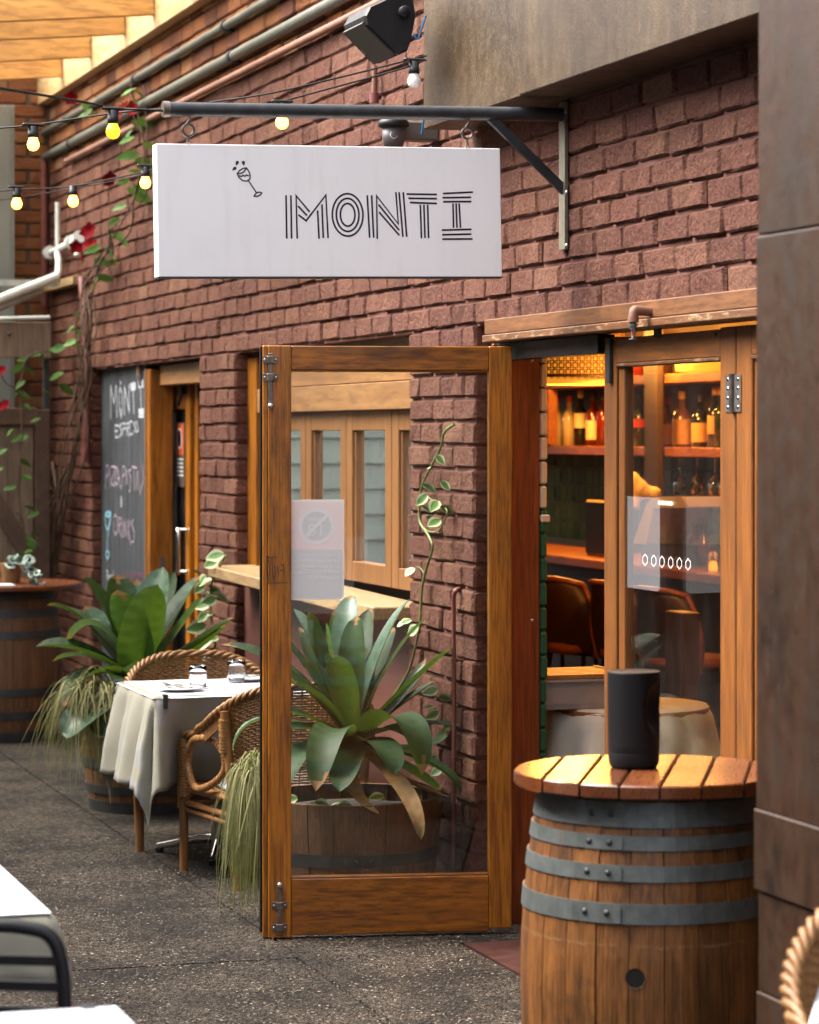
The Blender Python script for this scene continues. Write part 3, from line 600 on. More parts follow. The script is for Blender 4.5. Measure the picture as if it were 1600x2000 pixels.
sl = B(); M = Matrix.Translation((-11.65, -.02, 1.06)) @ Matrix.Rotation(math.radians(.78), 4, 'Y')
sl.box((-1.38, -.13, -.028), (1.36, .11, .025), .005, M); sl.build('sill', SILL, sv)
pn = thing('servery_panel', 'smooth dark red rendered panel under the servery sill', 'wall panel', (-11.7, .05, 0))
B().box((-13.105, .045, -.03), (-10.295, .2, 1.05), 0).build('panel', PANEL, pn)

# ================================================================ big doorway: lintel, jamb
df = thing('door_frame', 'timber lintel with flaking paint and red brown jamb framing the bar doorway', 'door frame', (-9.4, .05, 0))
B().box((-9.372, -.014, 2.075), (-4.9, .10, 2.128), .003).build('lintel', LINTC, df)
B().box((-9.37, -.024, 2.048), (-4.9, .10, 2.073), .003).build('lintel_strip', LINT, df)
B().box((-9.40, .04, 1.985), (-8.41, .10, 2.046), .002).build('head_track_shadow', BLACK, df)  # top track, coloured black as the shadow gap under the lintel
B().box((-9.51, .058, 0), (-9.42, .10, 2.046), .003).build('jamb', DOORW, df)
B().box((-9.415, .026, 0), (-9.395, .105, 2.046), .003).build('jamb', JAMB, df)
B().box((-9.455, .078, 0), (-9.365, .190, 2.046), .003).build('jamb', JAMB, df)
bb = B()
for (px, py) in ((1016, 712), (1039, 704), (1016, 1071), (1040, 1212), (1012, 1390)):
    p = at(px, py, .07); p.x = -9.394 if px < 1030 else -9.364; p = atx(px, py, p.x); bb.lathe([(0, .003), (.005, .003), (.0065, 0)], n=10, M=Matrix.Translation(p) @ Matrix.Rotation(math.pi / 2, 4, 'Y'))
bb.build('screw', STEEL, df)
for py in (788, 1232, 1700):
    p = atx(1016, py, -9.394); bb = B(); bb.box((-9.395, p.y - .018, p.z - .05), (-9.391, p.y + .018, p.z + .05), 0); bb.build('hinge_leaf', BRASSD if py < 1000 else STEEL, df)
sp = thing('fire_sprinkler', 'brown elbow sprinkler head with steel nozzle over the bar doorway lintel', 'sprinkler', at(1237, 625, -.06))
p = at(1237, 612, -.07); bb = B(); bb.tube(smooth_path([p + V((0, .055, .006)), p + V((0, .02, .008)), p + V((0, .004, .008)), p + V((0, 0, -.02))], 4), .015, 10); bb.tube([p + V((0, .0, -.012)), p + V((0, 0, -.026))], .018, 8); bb.build('elbow', PIPER, sp)
bb = B(); bb.tube([p - V((0, 0, .026)), p - V((0, 0, .048))], .011, 8); bb.tube([p - V((0, 0, .033)), p - V((0, 0, .039))], .015, 6); 
for s_ in (-1, 1): bb.tube([p + V((s_ * .009, 0, -.048)), p + V((s_ * .010, 0, -.066)), p + V((s_ * .003, 0, -.074))], .003, 6)
bb.lathe([(0, -.076), (.013, -.076), (.013, -.079), (0, -.079)], p, 12); bb.build('nozzle', ZINC, sp)
B().tube([p - V((0, 0, .048)), p - V((0, 0, .07))], .0035, 8).build('red_bulb', plain('sprinkler_red', (.4, .01, .01), .2), sp)
sp = thing('fire_sprinkler', 'small sprinkler head above the chalkboard corner', 'sprinkler', at(275, 720, .05))
p = at(273, 712, .05); bb = B(); bb.tube([p + V((0, .05, 0)), p], .016, 8); bb.tube([p + V((0, 0, .02)), p - V((0, 0, .05))], .018, 8); bb.build('elbow', PIPER, sp)
bb = B(); bb.tube([p - V((0, 0, .05)), p - V((0, 0, .08))], .02, 8); bb.tube([p - V((0, 0, .08)), p - V((0, 0, .12))], .009, 8); bb.build('nozzle', STEEL, sp)

# ================================================================ open glazed door
HX, HY = -9.175, .02
ang = math.atan2(-.799 - HY, -9.325 - HX)
DW, DH, DT = .862, 2.03, .042
dr = thing('glazed_door', 'open amber timber door with a large pane and a frosted notice, hinged on the bar doorway', 'door', (HX, HY, 0), ang)
# local: +x hinge -> free edge, +y = far face (away from the camera)
def dpart(name, m, fn, parent=None, **k): bb = B(); fn(bb); return bb.build(name, m, parent or dr, loc=(0, 0, 0), **k)
zb = .012
def flip(y): return y
SGN = 1 if (Matrix.Rotation(ang, 3, 'Z') @ V((0, 1, 0))).x < 0 else -1      # +1: local +y points away from the camera
def dbox(bb, x0, x1, z0, z1, y0=0, y1=DT, ch=.003): bb.box((x0, SGN * y0, z0), (x1, SGN * y1, z1), ch)
dpart('stile', DOORW, lambda b: dbox(b, 0, .080, zb + .01, DH))
dpart('stile', DOORW, lambda b: dbox(b, DW - .098, DW - .018, zb - .008, DH))
dpart('rebate_strip', DOORW, lambda b: dbox(b, DW - .0175, DW, zb - .008, DH, .006, DT + .012))
dpart('seal', RUBBER, lambda b: dbox(b, DW + .0003, DW + .008, .02, DH - .002, .018, DT))
dpart('rail', DOORX, lambda b: dbox(b, .0805, DW - .0985, 1.946, DH - .001, .001))
dpart('rail', DOORX, lambda b: dbox(b, .0805, DW - .0985, zb, .205, .001))
dpart('bead', DOORX, lambda b: [dbox(b, .0805, DW - .0985, .2055, .212, .004, .036, .002), dbox(b, .0805, DW - .0985, 1.94, 1.9455, .004, .036, .002)])
dpart('pane', GLASS, lambda b: dbox(b, .076, DW - .094, .2, 1.95, .018, .023, 0))
def dpx(px, py):                                                   # photo point -> door-local x, z on its near face
    n = Matrix.Rotation(ang, 3, 'Z') @ V((0, 1, 0)); k_ = (px - 800) / F
    d = _w(k_, 1.0, 0) - V((0, CY, 0)); d.z = -(py - YH) / F; o = V((0, CY, HC))
    t = (V((HX, HY, 0)) - o).dot(n) / d.dot(n); p = Matrix.Rotation(-ang, 3, 'Z') @ (o + d * t - V((HX, HY, 0))); return p.x, p.z
def bolt(py_top, py_bot, knob_low):
    x_, zt_ = dpx(528 if knob_low else 546, py_top); _, zl = dpx(528, py_bot); L_ = zt_ - zl
    def f(b):
        y = -SGN * .006
        b.box((x_ - .0085, y, zl + (.02 if knob_low else 0)), (x_ + .0085, y - SGN * .006, zt_ - (0 if knob_low else .02)), .0015)
        for z in ((zt_ - .022, zt_ - .082) if knob_low else (zl + .025, zl + .1)): b.box((x_ - .026, 0, z - .013), (x_ + .026, -SGN * .0035, z + .013), .001); b.box((x_ - .012, -SGN * .0035, z - .013), (x_ + .012, -SGN * .016, z + .013), .002)
    o = dpart('barrel_bolt', BRASSD, f)
    zk = zl + .022 if knob_low else zt_ - .02
    dpart('knob', STEEL, lambda b: b.lathe([(0, .024), (.008, .024), (.0105, .02), (.0105, .012), (.006, .0), (.006, -.004)], n=14, M=Matrix.Translation((x_, -SGN * .006, zk)) @ Matrix.Rotation(SGN * math.pi / 2, 4, 'X')), o)
    dpart('screw', STEEL, lambda b: [b.lathe([(0, .0015), (.0035, .0015), (.0042, 0)], n=8, M=Matrix.Translation((xx, -SGN * .0045, z)) @ Matrix.Rotation(SGN * math.pi / 2, 4, 'X')) for z in ((zt_ - .022, zt_ - .082) if knob_low else (zl + .025, zl + .1)) for xx in (x_ - .019, x_ + .019)], o)
bolt(690, 806, True); bolt(1716, 1826, False)
# frosted under-18 notice, seen from its back so its print reads mirrored
nx0, nz1 = dpx(565, 976); nx1, nz0 = dpx(673, 1172)
def ndisc(b, r0, r1, cx, cz, y, n=40):
    b.add([(cx + r * math.cos(6.28319 * i / n), y, cz + r * math.sin(6.28319 * i / n)) for r in (r0, r1) for i in range(n)], [(i, (i + 1) % n, n + (i + 1) % n, n + i) for i in range(n)])
def rrect(b, x0, x1, z0, z1, y, r=.0, top=0.0):
    pts = []
    for cx, cz, a0, rr in ((x1 - r, z0 + r, -90, r), (x1 - top, z1 - top, 0, top), (x0 + top, z1 - top, 90, top), (x0 + r, z0 + r, 180, r)):
        pts += [(cx + rr * math.cos(math.radians(a0 + 90 * i / 6)), y, cz + rr * math.sin(math.radians(a0 + 90 * i / 6))) for i in range(7)] if rr else [(cx, y, cz)]
    b.add(pts, [tuple(range(len(pts)))])
yn = SGN * .0165; e = -SGN * .0004
xa, xb = min(nx0, nx1), max(nx0, nx1)
no = dpart('notice', STW, lambda b: rrect(b, xa, xb, nz0, nz1, yn, .018, .001))
zm = lerp(nz0, nz1, .50)
dpart('pink_panel', STP, lambda b: rrect(b, xa + .005, xb - .005, zm, nz1 - .008, yn + e, .0, .0), no)
dpart('grey_panel', STG, lambda b: rrect(b, xa + .005, xb - .005, nz0 + .005, zm - .0005, yn + e, .014, .0), no)
ccx, ccz = (xa + xb) / 2, lerp(nz0, nz1, .735)
dpart('ring', STL, lambda b: ndisc(b, .0495, .063, ccx, ccz, yn + e * 2), no)
dpart('disc', STG, lambda b: ndisc(b, .0001, .0493, ccx, ccz, yn + e * 2), no)
def text_mesh(body, size, align='CENTER'):
    cu = bpy.data.curves.new('t', 'FONT'); cu.body = body; cu.size = size; cu.align_x = align; cu.resolution_u = 3
    o = bpy.data.objects.new('t', cu); COL.objects.link(o); dg = bpy.context.evaluated_depsgraph_get(); me = o.evaluated_get(dg).to_mesh()
    vs = [tuple(v.co) for v in me.vertices]; fs = [tuple(p.vertices) for p in me.polygons]
    o.evaluated_get(dg).to_mesh_clear(); bpy.data.objects.remove(o); bpy.data.curves.remove(cu); return vs, fs
# photo-right is local -x on this door, so plain +x text already reads mirrored from the camera
def dtext(body, size, cx, cz, name='lettering', align='CENTER'):
    vs, fs = text_mesh(body, size, align)
    dpart(name, STL, lambda b: b.add([(cx + v[0] * MIR, yn + e * 3, cz + v[1]) for v in vs], fs), no)
MIR = 1
dtext('under', .030, ccx, ccz + .016); dtext('18', .062, ccx, ccz - .034)
dpart('slash', STL, lambda b: b.add([(ccx + (u - v) * .7071 * -1, yn + e * 4, ccz + (u + v) * .7071) for u, v in ((-.05, -.0055), (.05, -.0055), (.05, .0055), (-.05, .0055))], [(0, 1, 2, 3)]), no)
for i, tx in enumerate(('It is against the law to', 'sell or supply alcohol to,', 'or to obtain alcohol on', 'behalf of, a person under', 'the age of 18 years.')): dtext(tx, .0165, xa + .014, zm - .024 - i * .0195, align='LEFT')
# carpenter's scribble on the free stile
def scrib(b):
    for pl in ([(521, 1088), (541, 1088)], [(521, 1085), (525, 1141)], [(524, 1087), (528, 1136)], [(531, 1090), (534, 1135)], [(524, 1139), (562, 1138)], [(536, 1105), (538, 1118), (536, 1130)], [(542, 1106), (544, 1122)], [(554, 1102), (555, 1122)], [(549, 1104), (554, 1103)], [(548, 1114), (554, 1113)]):
        Q = [dpx(*p) for p in pl]
        for (ax, az), (cx, cz) in zip(Q, Q[1:]):
            d = V((cx - ax, 0, cz - az)).normalized() * .0012; n_ = V((-d.z, 0, d.x)); b.add([V((ax, -SGN * .0006, az)) - n_ - d, V((cx, -SGN * .0006, cz)) - n_ + d, V((cx, -SGN * .0006, cz)) + n_ + d, V((ax, -SGN * .0006, az)) + n_ - d], [(0, 1, 2, 3)])
dpart('pencil_marks', plain('marker_ink', (.03, .016, .008), .6), scrib)

# ================================================================ fixed glazed leaves of the bar doorway
YB = .06
def bifold(xa, xb, label, seed, sticker_=False):
    o = thing('bifold_door', label, 'glass door', (xa, YB, 0), 0, 'folding glass leaves of the bar doorway')
    sl_, sr = .155, .11
    B().box((xa, YB, .02), (xa + .105, YB + .045, 2.035)).build('stile', BIFW, o); B().box((xa + .107, YB + .008, .02), (xa + sl_, YB + .04, 1.95)).build('bead', BIFW, o)
    B().box((xb - sr, YB, .02), (xb - .004, YB + .045, 2.035)).build('stile', BIFW, o)
    B().box((xa + .106, YB, 1.95), (xb - sr - .001, YB + .045, 2.03)).build('rail', BIFX, o); B().box((xa + .106, YB - .004, 1.938), (xb - sr - .001, YB + .04, 1.9495)).build('drip_strip', LINT, o)
    B().box((xa + sl_, YB, .02), (xb - sr - .001, YB + .045, .28)).build('rail', BIFX, o)
    B().box((xa + sl_ - .01, YB + .02, .27), (xb - sr + .01, YB + .026, 1.955), 0).build('pane', GLASSB, o); return o
bf = bifold(-8.405, -7.375, 'folding glass door leaf with six white hexagon outlines, between the doorway gap and the steel hinge', 1)
bf2 = bifold(-7.371, -6.34, 'second folding glass leaf, mostly hidden behind the rusty steel post', 2)
bb = B()
for i, (px, py) in enumerate(((1260, 1093), (1277, 1095), (1293, 1097), (1310, 1098.5), (1327, 1100), (1344, 1102))):
    pts = [at(px + dx, py + dy, YB + .0165) for dx, dy in ((0, -12), (5, -5), (5, 6), (0, 12.5), (-5, 6), (-5, -5))]; n = 6; c = sum(pts, V()) / 6
    inn = [c.lerp(p, .80) for p in pts]; bb.add(pts + inn, [(j, (j + 1) % 6, 6 + (j + 1) % 6, 6 + j) for j in range(6)])
bb.build('hexagon_decal', LINE, bf)
a, c = at(1212, 968, YB + .017), at(1289, 1156, YB + .017); bb = B(); rrect(bb, a.x, c.x, c.z, a.z, YB + .017, .02, .004); bb.build('frosted_notice', FROST, bf)
h0, h1 = at(1417, 733, YB - .003), at(1447, 804, YB - .003); bb = B(); bb.box((h0.x, YB - .004, h1.z), (h1.x, YB - .0005, h0.z), 0); hg = bb.build('hinge', STEEL, bf)
xm = (h0.x + h1.x) / 2; bb = B(); bb.tube([(xm, YB - .008, h1.z - .002), (xm, YB - .008, h0.z + .003)], .0085, 10); bb.build('hinge_pin', BRASSD, hg)
bb = B(); [bb.lathe([(0, .0015), (.005, .0015), (.006, 0)], n=8, M=Matrix.Translation((x_, YB - .004, lerp(h1.z, h0.z, t))) @ Matrix.Rotation(math.pi / 2, 4, 'X')) for x_ in (h0.x + .018, h1.x - .018) for t in (.12, .37, .63, .88)]; bb.build('screw', CHROME, hg)
bb = B(); p0, p1 = at(1189, 662, YB - .01), at(1191, 748, YB - .01); bb.box((p0.x - .014, YB - .014, p1.z), (p0.x + .014, YB - .001, p0.z), .002); bb.build('flush_bolt', IRON, bf)
bb = B(); [bb.lathe([(0, .002), (.006, .002), (.007, 0)], n=8, M=Matrix.Translation(at(px, py, YB)) @ Matrix.Rotation(math.pi / 2, 4, 'X')) for px, py in ((1199, 667), (1398, 653))]; p_ = at(1287, 652, YB); bb.box((p_.x - .03, YB - .006, p_.z - .012), (p_.x + .03, YB - .001, p_.z + .016), .004); bb.build('screw_cover', BLACK, bf)

# ================================================================ steel fascia and post
fb = thing('steel_fascia', 'mottled bronze steel fascia box over the bar doorway, above the sign bracket', 'fascia', (-8, -.1, 2.8))
zf0, zf1 = 2.81, 3.9
B().box((-9.54, -.185, zf0), (-8.495, .0, zf1), .003).build('panel', RUST, fb); B().box((-8.49, -.20, zf0), (-4.6, .0, zf1), .003).build('panel', RUST, fb)
cp = thing('steel_post', 'broad rusty steel clad post at the right, in front of the bar doorway', 'post', (-5.2, -.5, 0))
cx0, cx1, cy = -5.42, -4.85, -.756
zs = [at(1485, y, cy).z for y in (460, 1580, 1738, 1935)]
for i, (za, zb_) in enumerate(((zs[0] + .002, 4.2), (zs[1], zs[0] - .002), (zs[2], zs[1]), (zs[3], zs[2] - .002), (-.02, zs[3] - .002))):
    pr_ = (.0, .004, .009, .0, .004)[i]; B().box((cx0 - pr_ * .5, cy - pr_, za), (cx1 + pr_, -.02, zb_), .003).build('panel', RUSTD, cp)

# ================================================================ hanging sign on its bracket
SX = -8.585
br = thing('sign_bracket', 'dark grey iron bracket with a long pole holding the white sign out from the wall', 'bracket', (SX, 0, 2.76))
zp = 2.765
B().tube([(SX, -.015, zp), (SX, -1.335, zp - .028)], [.0225, .0225], 14).build('pole', IRON, br)
B().tube([(SX, -1.318, zp - .0277), (SX, -1.339, zp - .0281)], .0255, 14).build('end_cap', BRASSD, br)
zb0, zb1 = at(1107, 488, 0).z, at(1107, 200, 0).z
B().box((SX - .03, -.016, zb0), (SX + .025, -.004, zb1), .001).build('wall_bar', plain('bar_paint', (.17, .155, .115), .6, .2, .3, 20, .2), br)
bb = B(); bb.box((-.006, 0, -.015), (.006, .5, .015), .001, Matrix.Translation((SX, -.26, zp - .02)) @ Matrix.Rotation(math.radians(-42), 4, 'X') @ Matrix.Diagonal((1.6, .72, 1, 1))); bb.build('brace', IRON, br)
for py in (376, 480, 218): p = at(1106, py, -.016); bb = B(); bb.lathe([(0, .004), (.006, .003), (.008, 0)], n=8, M=Matrix.Translation(p) @ Matrix.Rotation(math.pi / 2, 4, 'X')); bb.build('bolt', STEEL, br)
SA0, SA1 = -1.352, -.222                                                # outer and wall-side end of the sign
T_, Bt = 2.630, 2.215
sg = thing('hanging_sign', 'white box sign lettered MONTI in triple dark lines, hanging from the iron pole', 'sign', (SX, SA0, Bt))
W_, H_ = SA1 - SA0, T_ - Bt
B().box((-.06, 0, 0), (0, W_, H_), .002).build('panel', SIGNW, sg, loc=(0, 0, 0))
B().box((-.0605, -.002, -.003), (.001, W_ + .002, .0015), 0).build('bottom_edge', IRON, sg, loc=(0, 0, 0))
sg.rotation_euler = (math.radians(.95), 0, 0)
def sp_(px, py):
    yt = 280 + (px - 311) * .0149; yb_ = 541.5; return V((.0006, (px - 311) / 670 * W_, (yb_ - py) / (yb_ - yt) * H_))
def ribbon(bb, pl, wd, closed=False):
    Q = [V(p) for p in pl]; n = len(Q); L_, Rr = [], []
    for i in range(n):
        a = Q[i - 1] if (i or closed) else Q[i]; c = Q[(i + 1) % n] if (i < n - 1 or closed) else Q[i]
        d1 = (Q[i] - a).normalized() if (Q[i] - a).length else (c - Q[i]).normalized(); d2 = (c - Q[i]).normalized() if (c - Q[i]).length else d1
        d = (d1 + d2).normalized(); nn = V((0, -d.z, d.y)); kk = 1 / max(.45, abs(nn.dot(V((0, -d1.z, d1.y)))))
        ex = d * wd * .4 * (-1 if i == 0 else 1) if (not closed and i in (0, n - 1)) else V()
        L_.append(Q[i] + ex + nn * wd / 2 * kk); Rr.append(Q[i] + ex - nn * wd / 2 * kk)
    bb.add(L_ + Rr, [(i, (i + 1) % n, n + (i + 1) % n, n + i) for i in range(n if closed else n - 1)])
def letter(lines, rings=()):
    bb = B()
    for pl in lines: ribbon(bb, [sp_(530 + x / 2.667, 200 + y / 2.667) for x, y in pl], .0058)
    for cx, cz, rx, rz in rings: ribbon(bb, [sp_(530 + (cx + rx * math.cos(a * math.pi / 28)) / 2.667, 200 + (cz + rz * math.sin(a * math.pi / 28)) / 2.667) for a in range(56)], .0058, True)
    bb.build('letter', INK, sg, loc=(0, 0, 0))
letter([[(70, 488), (70, 706)], [(95, 488), (95, 706)], [(124, 706), (122, 486), (188, 568)], [(134, 543), (174, 587)], [(135, 588), (172, 617), (276, 483), (284, 703)], [(255, 535), (259, 703)], [(232, 567), (237, 707)]])
letter([], [(388, 586.5, 80, 110.5), (388, 586.5, 59, 86), (388, 586, 38, 59)])
letter([[(492, 488), (501, 702)], [(515, 488), (522, 702)], [(541, 708), (541, 487), (653, 634), (643, 472)], [(553, 536), (655, 664)], [(555, 575), (655, 690)], [(660, 472), (676, 697)], [(682, 472), (696, 697)]])
letter([[(703, 478), (856, 480)], [(712, 500), (856, 502)], [(720, 522), (856, 527)], [(771, 538), (774, 705)], [(790, 538), (793, 703)], [(810, 538), (812, 703)]])
letter([[(896, 475), (1049, 468)], [(893, 497), (1039, 495)], [(896, 518), (1040, 517)], [(945, 530), (946, 650)], [(962, 530), (964, 650)], [(978, 530), (983, 650)], [(887, 666), (1038, 662)], [(888, 690), (1037, 687)], [(888, 713), (1043, 712)]])
g_ = lambda *P: [sp_(300 + x / 3.81, 180 + y / 3.81) for x, y in P]
bb = B()
for pl in (g_((623, 606), (634, 634), (660, 658), (692, 662), (714, 645), (716, 618), (706, 588), (690, 564), (668, 566), (640, 582), (623, 606), (650, 604), (672, 592), (690, 564)), g_((638, 622), (652, 628), (664, 618), (678, 626), (688, 616), (704, 622)), g_((704, 660), (762, 752)), g_((742, 774), (756, 752), (780, 744), (798, 750), (790, 764), (766, 776), (742, 774))): ribbon(bb, pl, .0042)
bb.build('wine_glass_emblem', INK, sg, loc=(0, 0, 0))
bb = B()
for cx, cy_, an in ((623, 524, -.35), (668, 524, .2), (605, 567, -.9)):
    pts = []
    for i in range(14):
        a = i / 14 * 6.2832; rr = 12 * (1 + .0 * math.cos(a)); x_, y_ = rr * math.cos(a), rr * 1.15 * math.sin(a) + (9 if math.sin(a) > .95 else 0); pts.append((cx + x_ * math.cos(an) + y_ * math.sin(an), cy_ - x_ * math.sin(an) + y_ * math.cos(an)))
    bb.add(g_(*pts), [tuple(range(14))])
bb.build('drop_emblem', INK, sg, loc=(0, 0, 0))
for px, hy in ((367, 'sign hook with a ring near the outer end of the iron pole'), (911, 'sign hook with a ring near the wall end of the iron pole')):
    y_ = SA0 + (px - 311) / 670 * W_; zt = zp + y_ * .021 - .02; h = thing('sign_hook', hy, 'hook', (SX, y_, zt), 0, 'hooks between pole and sign')
    bb = B(); bb.tube([(0, .006, .0), (0, .004, -.012), (0, -.006, -.026)], .004, 6); bb.tube([(0, .018 * math.sin(a * math.pi / 9), -.044 + .018 * math.cos(a * math.pi / 9)) for a in range(18)], .005, 6, closed=True); bb.build('eye_ring', BRASSD, h, loc=(0, 0, 0))
    bb = B(); bb.tube([(-.002, .0, -.058), (-.003, -.004, -.09), (-.03, -.006, -.108)], .0025, 6); bb.tube([(-.002, .0, -.058), (-.004, .004, -.09), (-.03, .006, -.108)], .0025, 6); bb.build('shackle', STEEL, h, loc=(0, 0, 0))

# ================================================================ speaker on the wall and camera
ws = thing('wall_speaker', 'black outdoor loudspeaker bracketed high on the brick wall beside the steel fascia', 'loudspeaker', atx(790, 20, -9.25))
X0, X1 = -9.28, -9.55
poly = [(713, 30), (722, 12), (740, 4), (772, -12), (806, -22), (814, 30), (805, 78), (797, 99), (782, 106), (770, 100), (716, 48)]
P0 = [atx(px, py, X0) for px, py in poly]; c = sum(P0, V()) / len(P0)
bb = B(); n = len(P0); rings = [[p.lerp(c, .06) for p in P0], [p + V((-.012, 0, 0)) for p in P0], [p + V((X1 - X0 + .012, 0, 0)) for p in P0], [p.lerp(c, .06) + V((X1 - X0, 0, 0)) for p in P0]]
for a, d in zip(rings, rings[1:]): bb.add(a + d, [(i, n + i, n + (i + 1) % n, (i + 1) % n) for i in range(n)])
bb.add(rings[0], [tuple(range(n))]); bb.add(rings[-1], [tuple(range(n))[::-1]]); bb.build('cabinet', BLACK, ws)
gp = [P0[i] for i in (0, 10, 9, 8)]; dn = (gp[0] - c).normalized() * .004
bb = B(); q0, q1 = atx(714, 40, X0), atx(776, 104, X0); o_ = (q0 - c); nn = V((0, -(q1 - q0).z, (q1 - q0).y)).normalized(); nn = nn if nn.dot(o_) > 0 else -nn
bb.prism([q0 + nn * .001 + V((-.02, 0, 0)), q1 + nn * .001 + V((-.02, 0, 0)), q1 + nn * .012 + V((-.02, 0, 0)), q0 + nn * .012 + V((-.02, 0, 0))], (-.235, 0, 0)); bb.build('grille', SPKG, ws)
qb = q0.lerp(q1, .55) + nn * .0135 + V((-.235, 0, 0)); d_ = (q1 - q0).normalized(); bb = B(); bb.prism([qb, qb + d_ * .022, qb + d_ * .022 + V((.012, 0, 0)), qb + V((.012, 0, 0))], nn * .001); bb.build('badge', STEEL, ws)
kp = atx(789, 24, X0 + .01); bb = B(); bb.lathe([(0, .02), (.018, .02), (.022, .012), (.022, 0)], n=16, M=Matrix.Translation(kp) @ Matrix.Rotation(math.pi / 2, 4, 'Y')); bb.build('knob', BLACKM, ws)
bb = B(); bb.box((X0 + .0, -.165, kp.z - .03), (X0 + .03, -.003, kp.z + .03), .008); bb.box((X0 - .05, -.02, kp.z - .09), (X0 + .09, -.003, kp.z + .09), .004); bb.build('bracket', BLACK, ws)
B().tube(smooth_path([atx(832, 30, X0 + .02), atx(824, 55, X0 + .02), atx(816, 76, X0 + .02), atx(808, 66, X0 + .02)], 5), .0035, 6).build('blue_cable', plain('blue_cable', (.02, .14, .32), .4), ws)
cc = thing('security_camera', 'small dark camera on a grey junction box behind the top of the white sign', 'camera', at(770, 255, -.2))
y0 = -.19; p = at(769, 242, y0)
bb = B(); bb.lathe([(0, .018), (.045, .018), (.056, .008), (.057, -.008), (.050, -.014), (0, -.014)], p, 24); bb.build('cap', BLACK, cc)
bb = B(); bb.lathe([(0, -.014), (.043, -.014), (.041, -.06), (.034, -.085), (0, -.1)], p, 24); bb.build('camera_body', plain('camera_grey', (.07, .06, .062), .4), cc)
bb = B(); bb.lathe([(.012, .0), (.014, .0), (.014, .001), (.012, .001)], n=20, M=Matrix.Translation(p + V((.040, -.012, -.045))) @ Matrix.Rotation(math.radians(75), 4, 'Y')); bb.build('eye_ring', WHITEP, cc)
bb = B(); a_ = at(800, 250, -.1); bb.box((a_.x - .03, -.19, a_.z - .05), (a_.x + .06, -.003, a_.z + .02), .006); bb.build('junction_box', plain('box_grey', (.10, .095, .085), .5), cc)
B().tube([at(828, 232, -.2), at(826, 246, -.2), at(824, 262, -.2)], .004, 6).build('blue_cable', bpy.data.materials['blue_cable'], cc)

# ================================================================ festoon lights
def cable(label, pts, r=.0032):
    P = smooth_path([atD(*p) for p in pts], 6); o = thing('festoon_cable', label, 'cable', P[0], 0, 'festoon light cables'); B().tube(P, r, 6).build('cable', RUBBER, o)
cable('black cable from upper left to the pole end, carrying the large yellow bulb', [(-40, 162, 7.6), (0, 172, 7.9), (150, 197, 8.5), (221, 211, 8.75), (270, 214, 8.75), (330, 217, 8.75)], .0042)
cable('thin black cable rising from the left bulb to the pole end', [(-30, 252, 9.4), (66, 244, 9.2), (200, 224, 9.0), (270, 216, 8.85), (330, 212, 8.75)])
cable('upper black cable from behind the pole up under the wall speaker', [(410, 200, 9.4), (530, 182, 9.3), (660, 152, 9.3), (800, 117, 9.3), (829, 110, 9.4), (832, 109, 9.75)])
cable('lower black cable from the lit bulb at the pole to the white unlit bulb', [(545, 200, 9.2), (640, 174, 9.2), (740, 147, 9.2), (808, 127, 9.2), (828, 118, 9.35), (832, 118, 9.75)])
cable('thin black cable behind the sign carrying the two lower left bulbs', [(-30, 377, 11.9), (33, 370, 11.8), (140, 364, 11.7), (284, 335, 11.5), (420, 300, 11.2)])
cable('second thin black cable crossing the vine behind the sign', [(-30, 395, 12.4), (100, 376, 12.2), (230, 352, 12), (330, 330, 11.6), (420, 310, 11.2)], .0025)
WARM = (1, .62, .22)
EB = emit('lit_bulb', (1, .44, .065), 11); EY = emit('yellow_bulb', (1, .62, .03), 1.6); EW = plain('unlit_bulb', (.75, .72, .68), .15, 0, .05)
def bulb(label, px, py, D, m, lit=1, r=.0225, cap=True):
    c = atD(px, py, D); o = thing('festoon_bulb', label, 'light bulb', c, 0, 'festoon bulbs')
    bb = B(); bb.lathe([(.0001, -r), (r * .5, -r * .87), (r * .87, -r * .5), (r, 0), (r * .92, r * .45), (r * .72, r * .85), (.0135, r * 1.3), (.0135, r * 1.5)], n=20); bb.build('globe', m, o, loc=(0, 0, 0))
    bb = B(); bb.lathe([(.0145, r * 1.15), (.018, r * 1.25), (.018, r * 2.0), (.0165, r * 2.05), (.0165, r * 3.0), (0, r * 3.0)], n=14)
    if cap: bb.box((-.012, -.036, r * 3.0), (.012, .036, r * 3.0 + .010), .004)
    bb.build('socket', BLACK, o, loc=(0, 0, 0))
bulb('large unlit looking yellow bulb hanging left of the pole end', 221, 258, 8.7, EY, 0)
bulb('lit white bulb at upper left beside the steel post', 65, 283, 9.1, EB, .8, .020)
bulb('lit bulb just under the iron pole above the sign', 551, 240, 9.15, EB, 1.4, .0215)
bulb('white unlit bulb left of the steel fascia under the speaker', 809, 160, 9.2, EW, 0)
bulb('lit bulb at the far left edge below the bulb beside the steel post', 33, 399, 11.8, EB, .8)
bulb('lit bulb in front of the corner downpipe, between the two lower bulbs', 143, 394, 11.7, EB, .8, .0225, False)
bulb('small lit bulb beside the left edge of the white sign', 284, 358, 11.5, EB, .8)

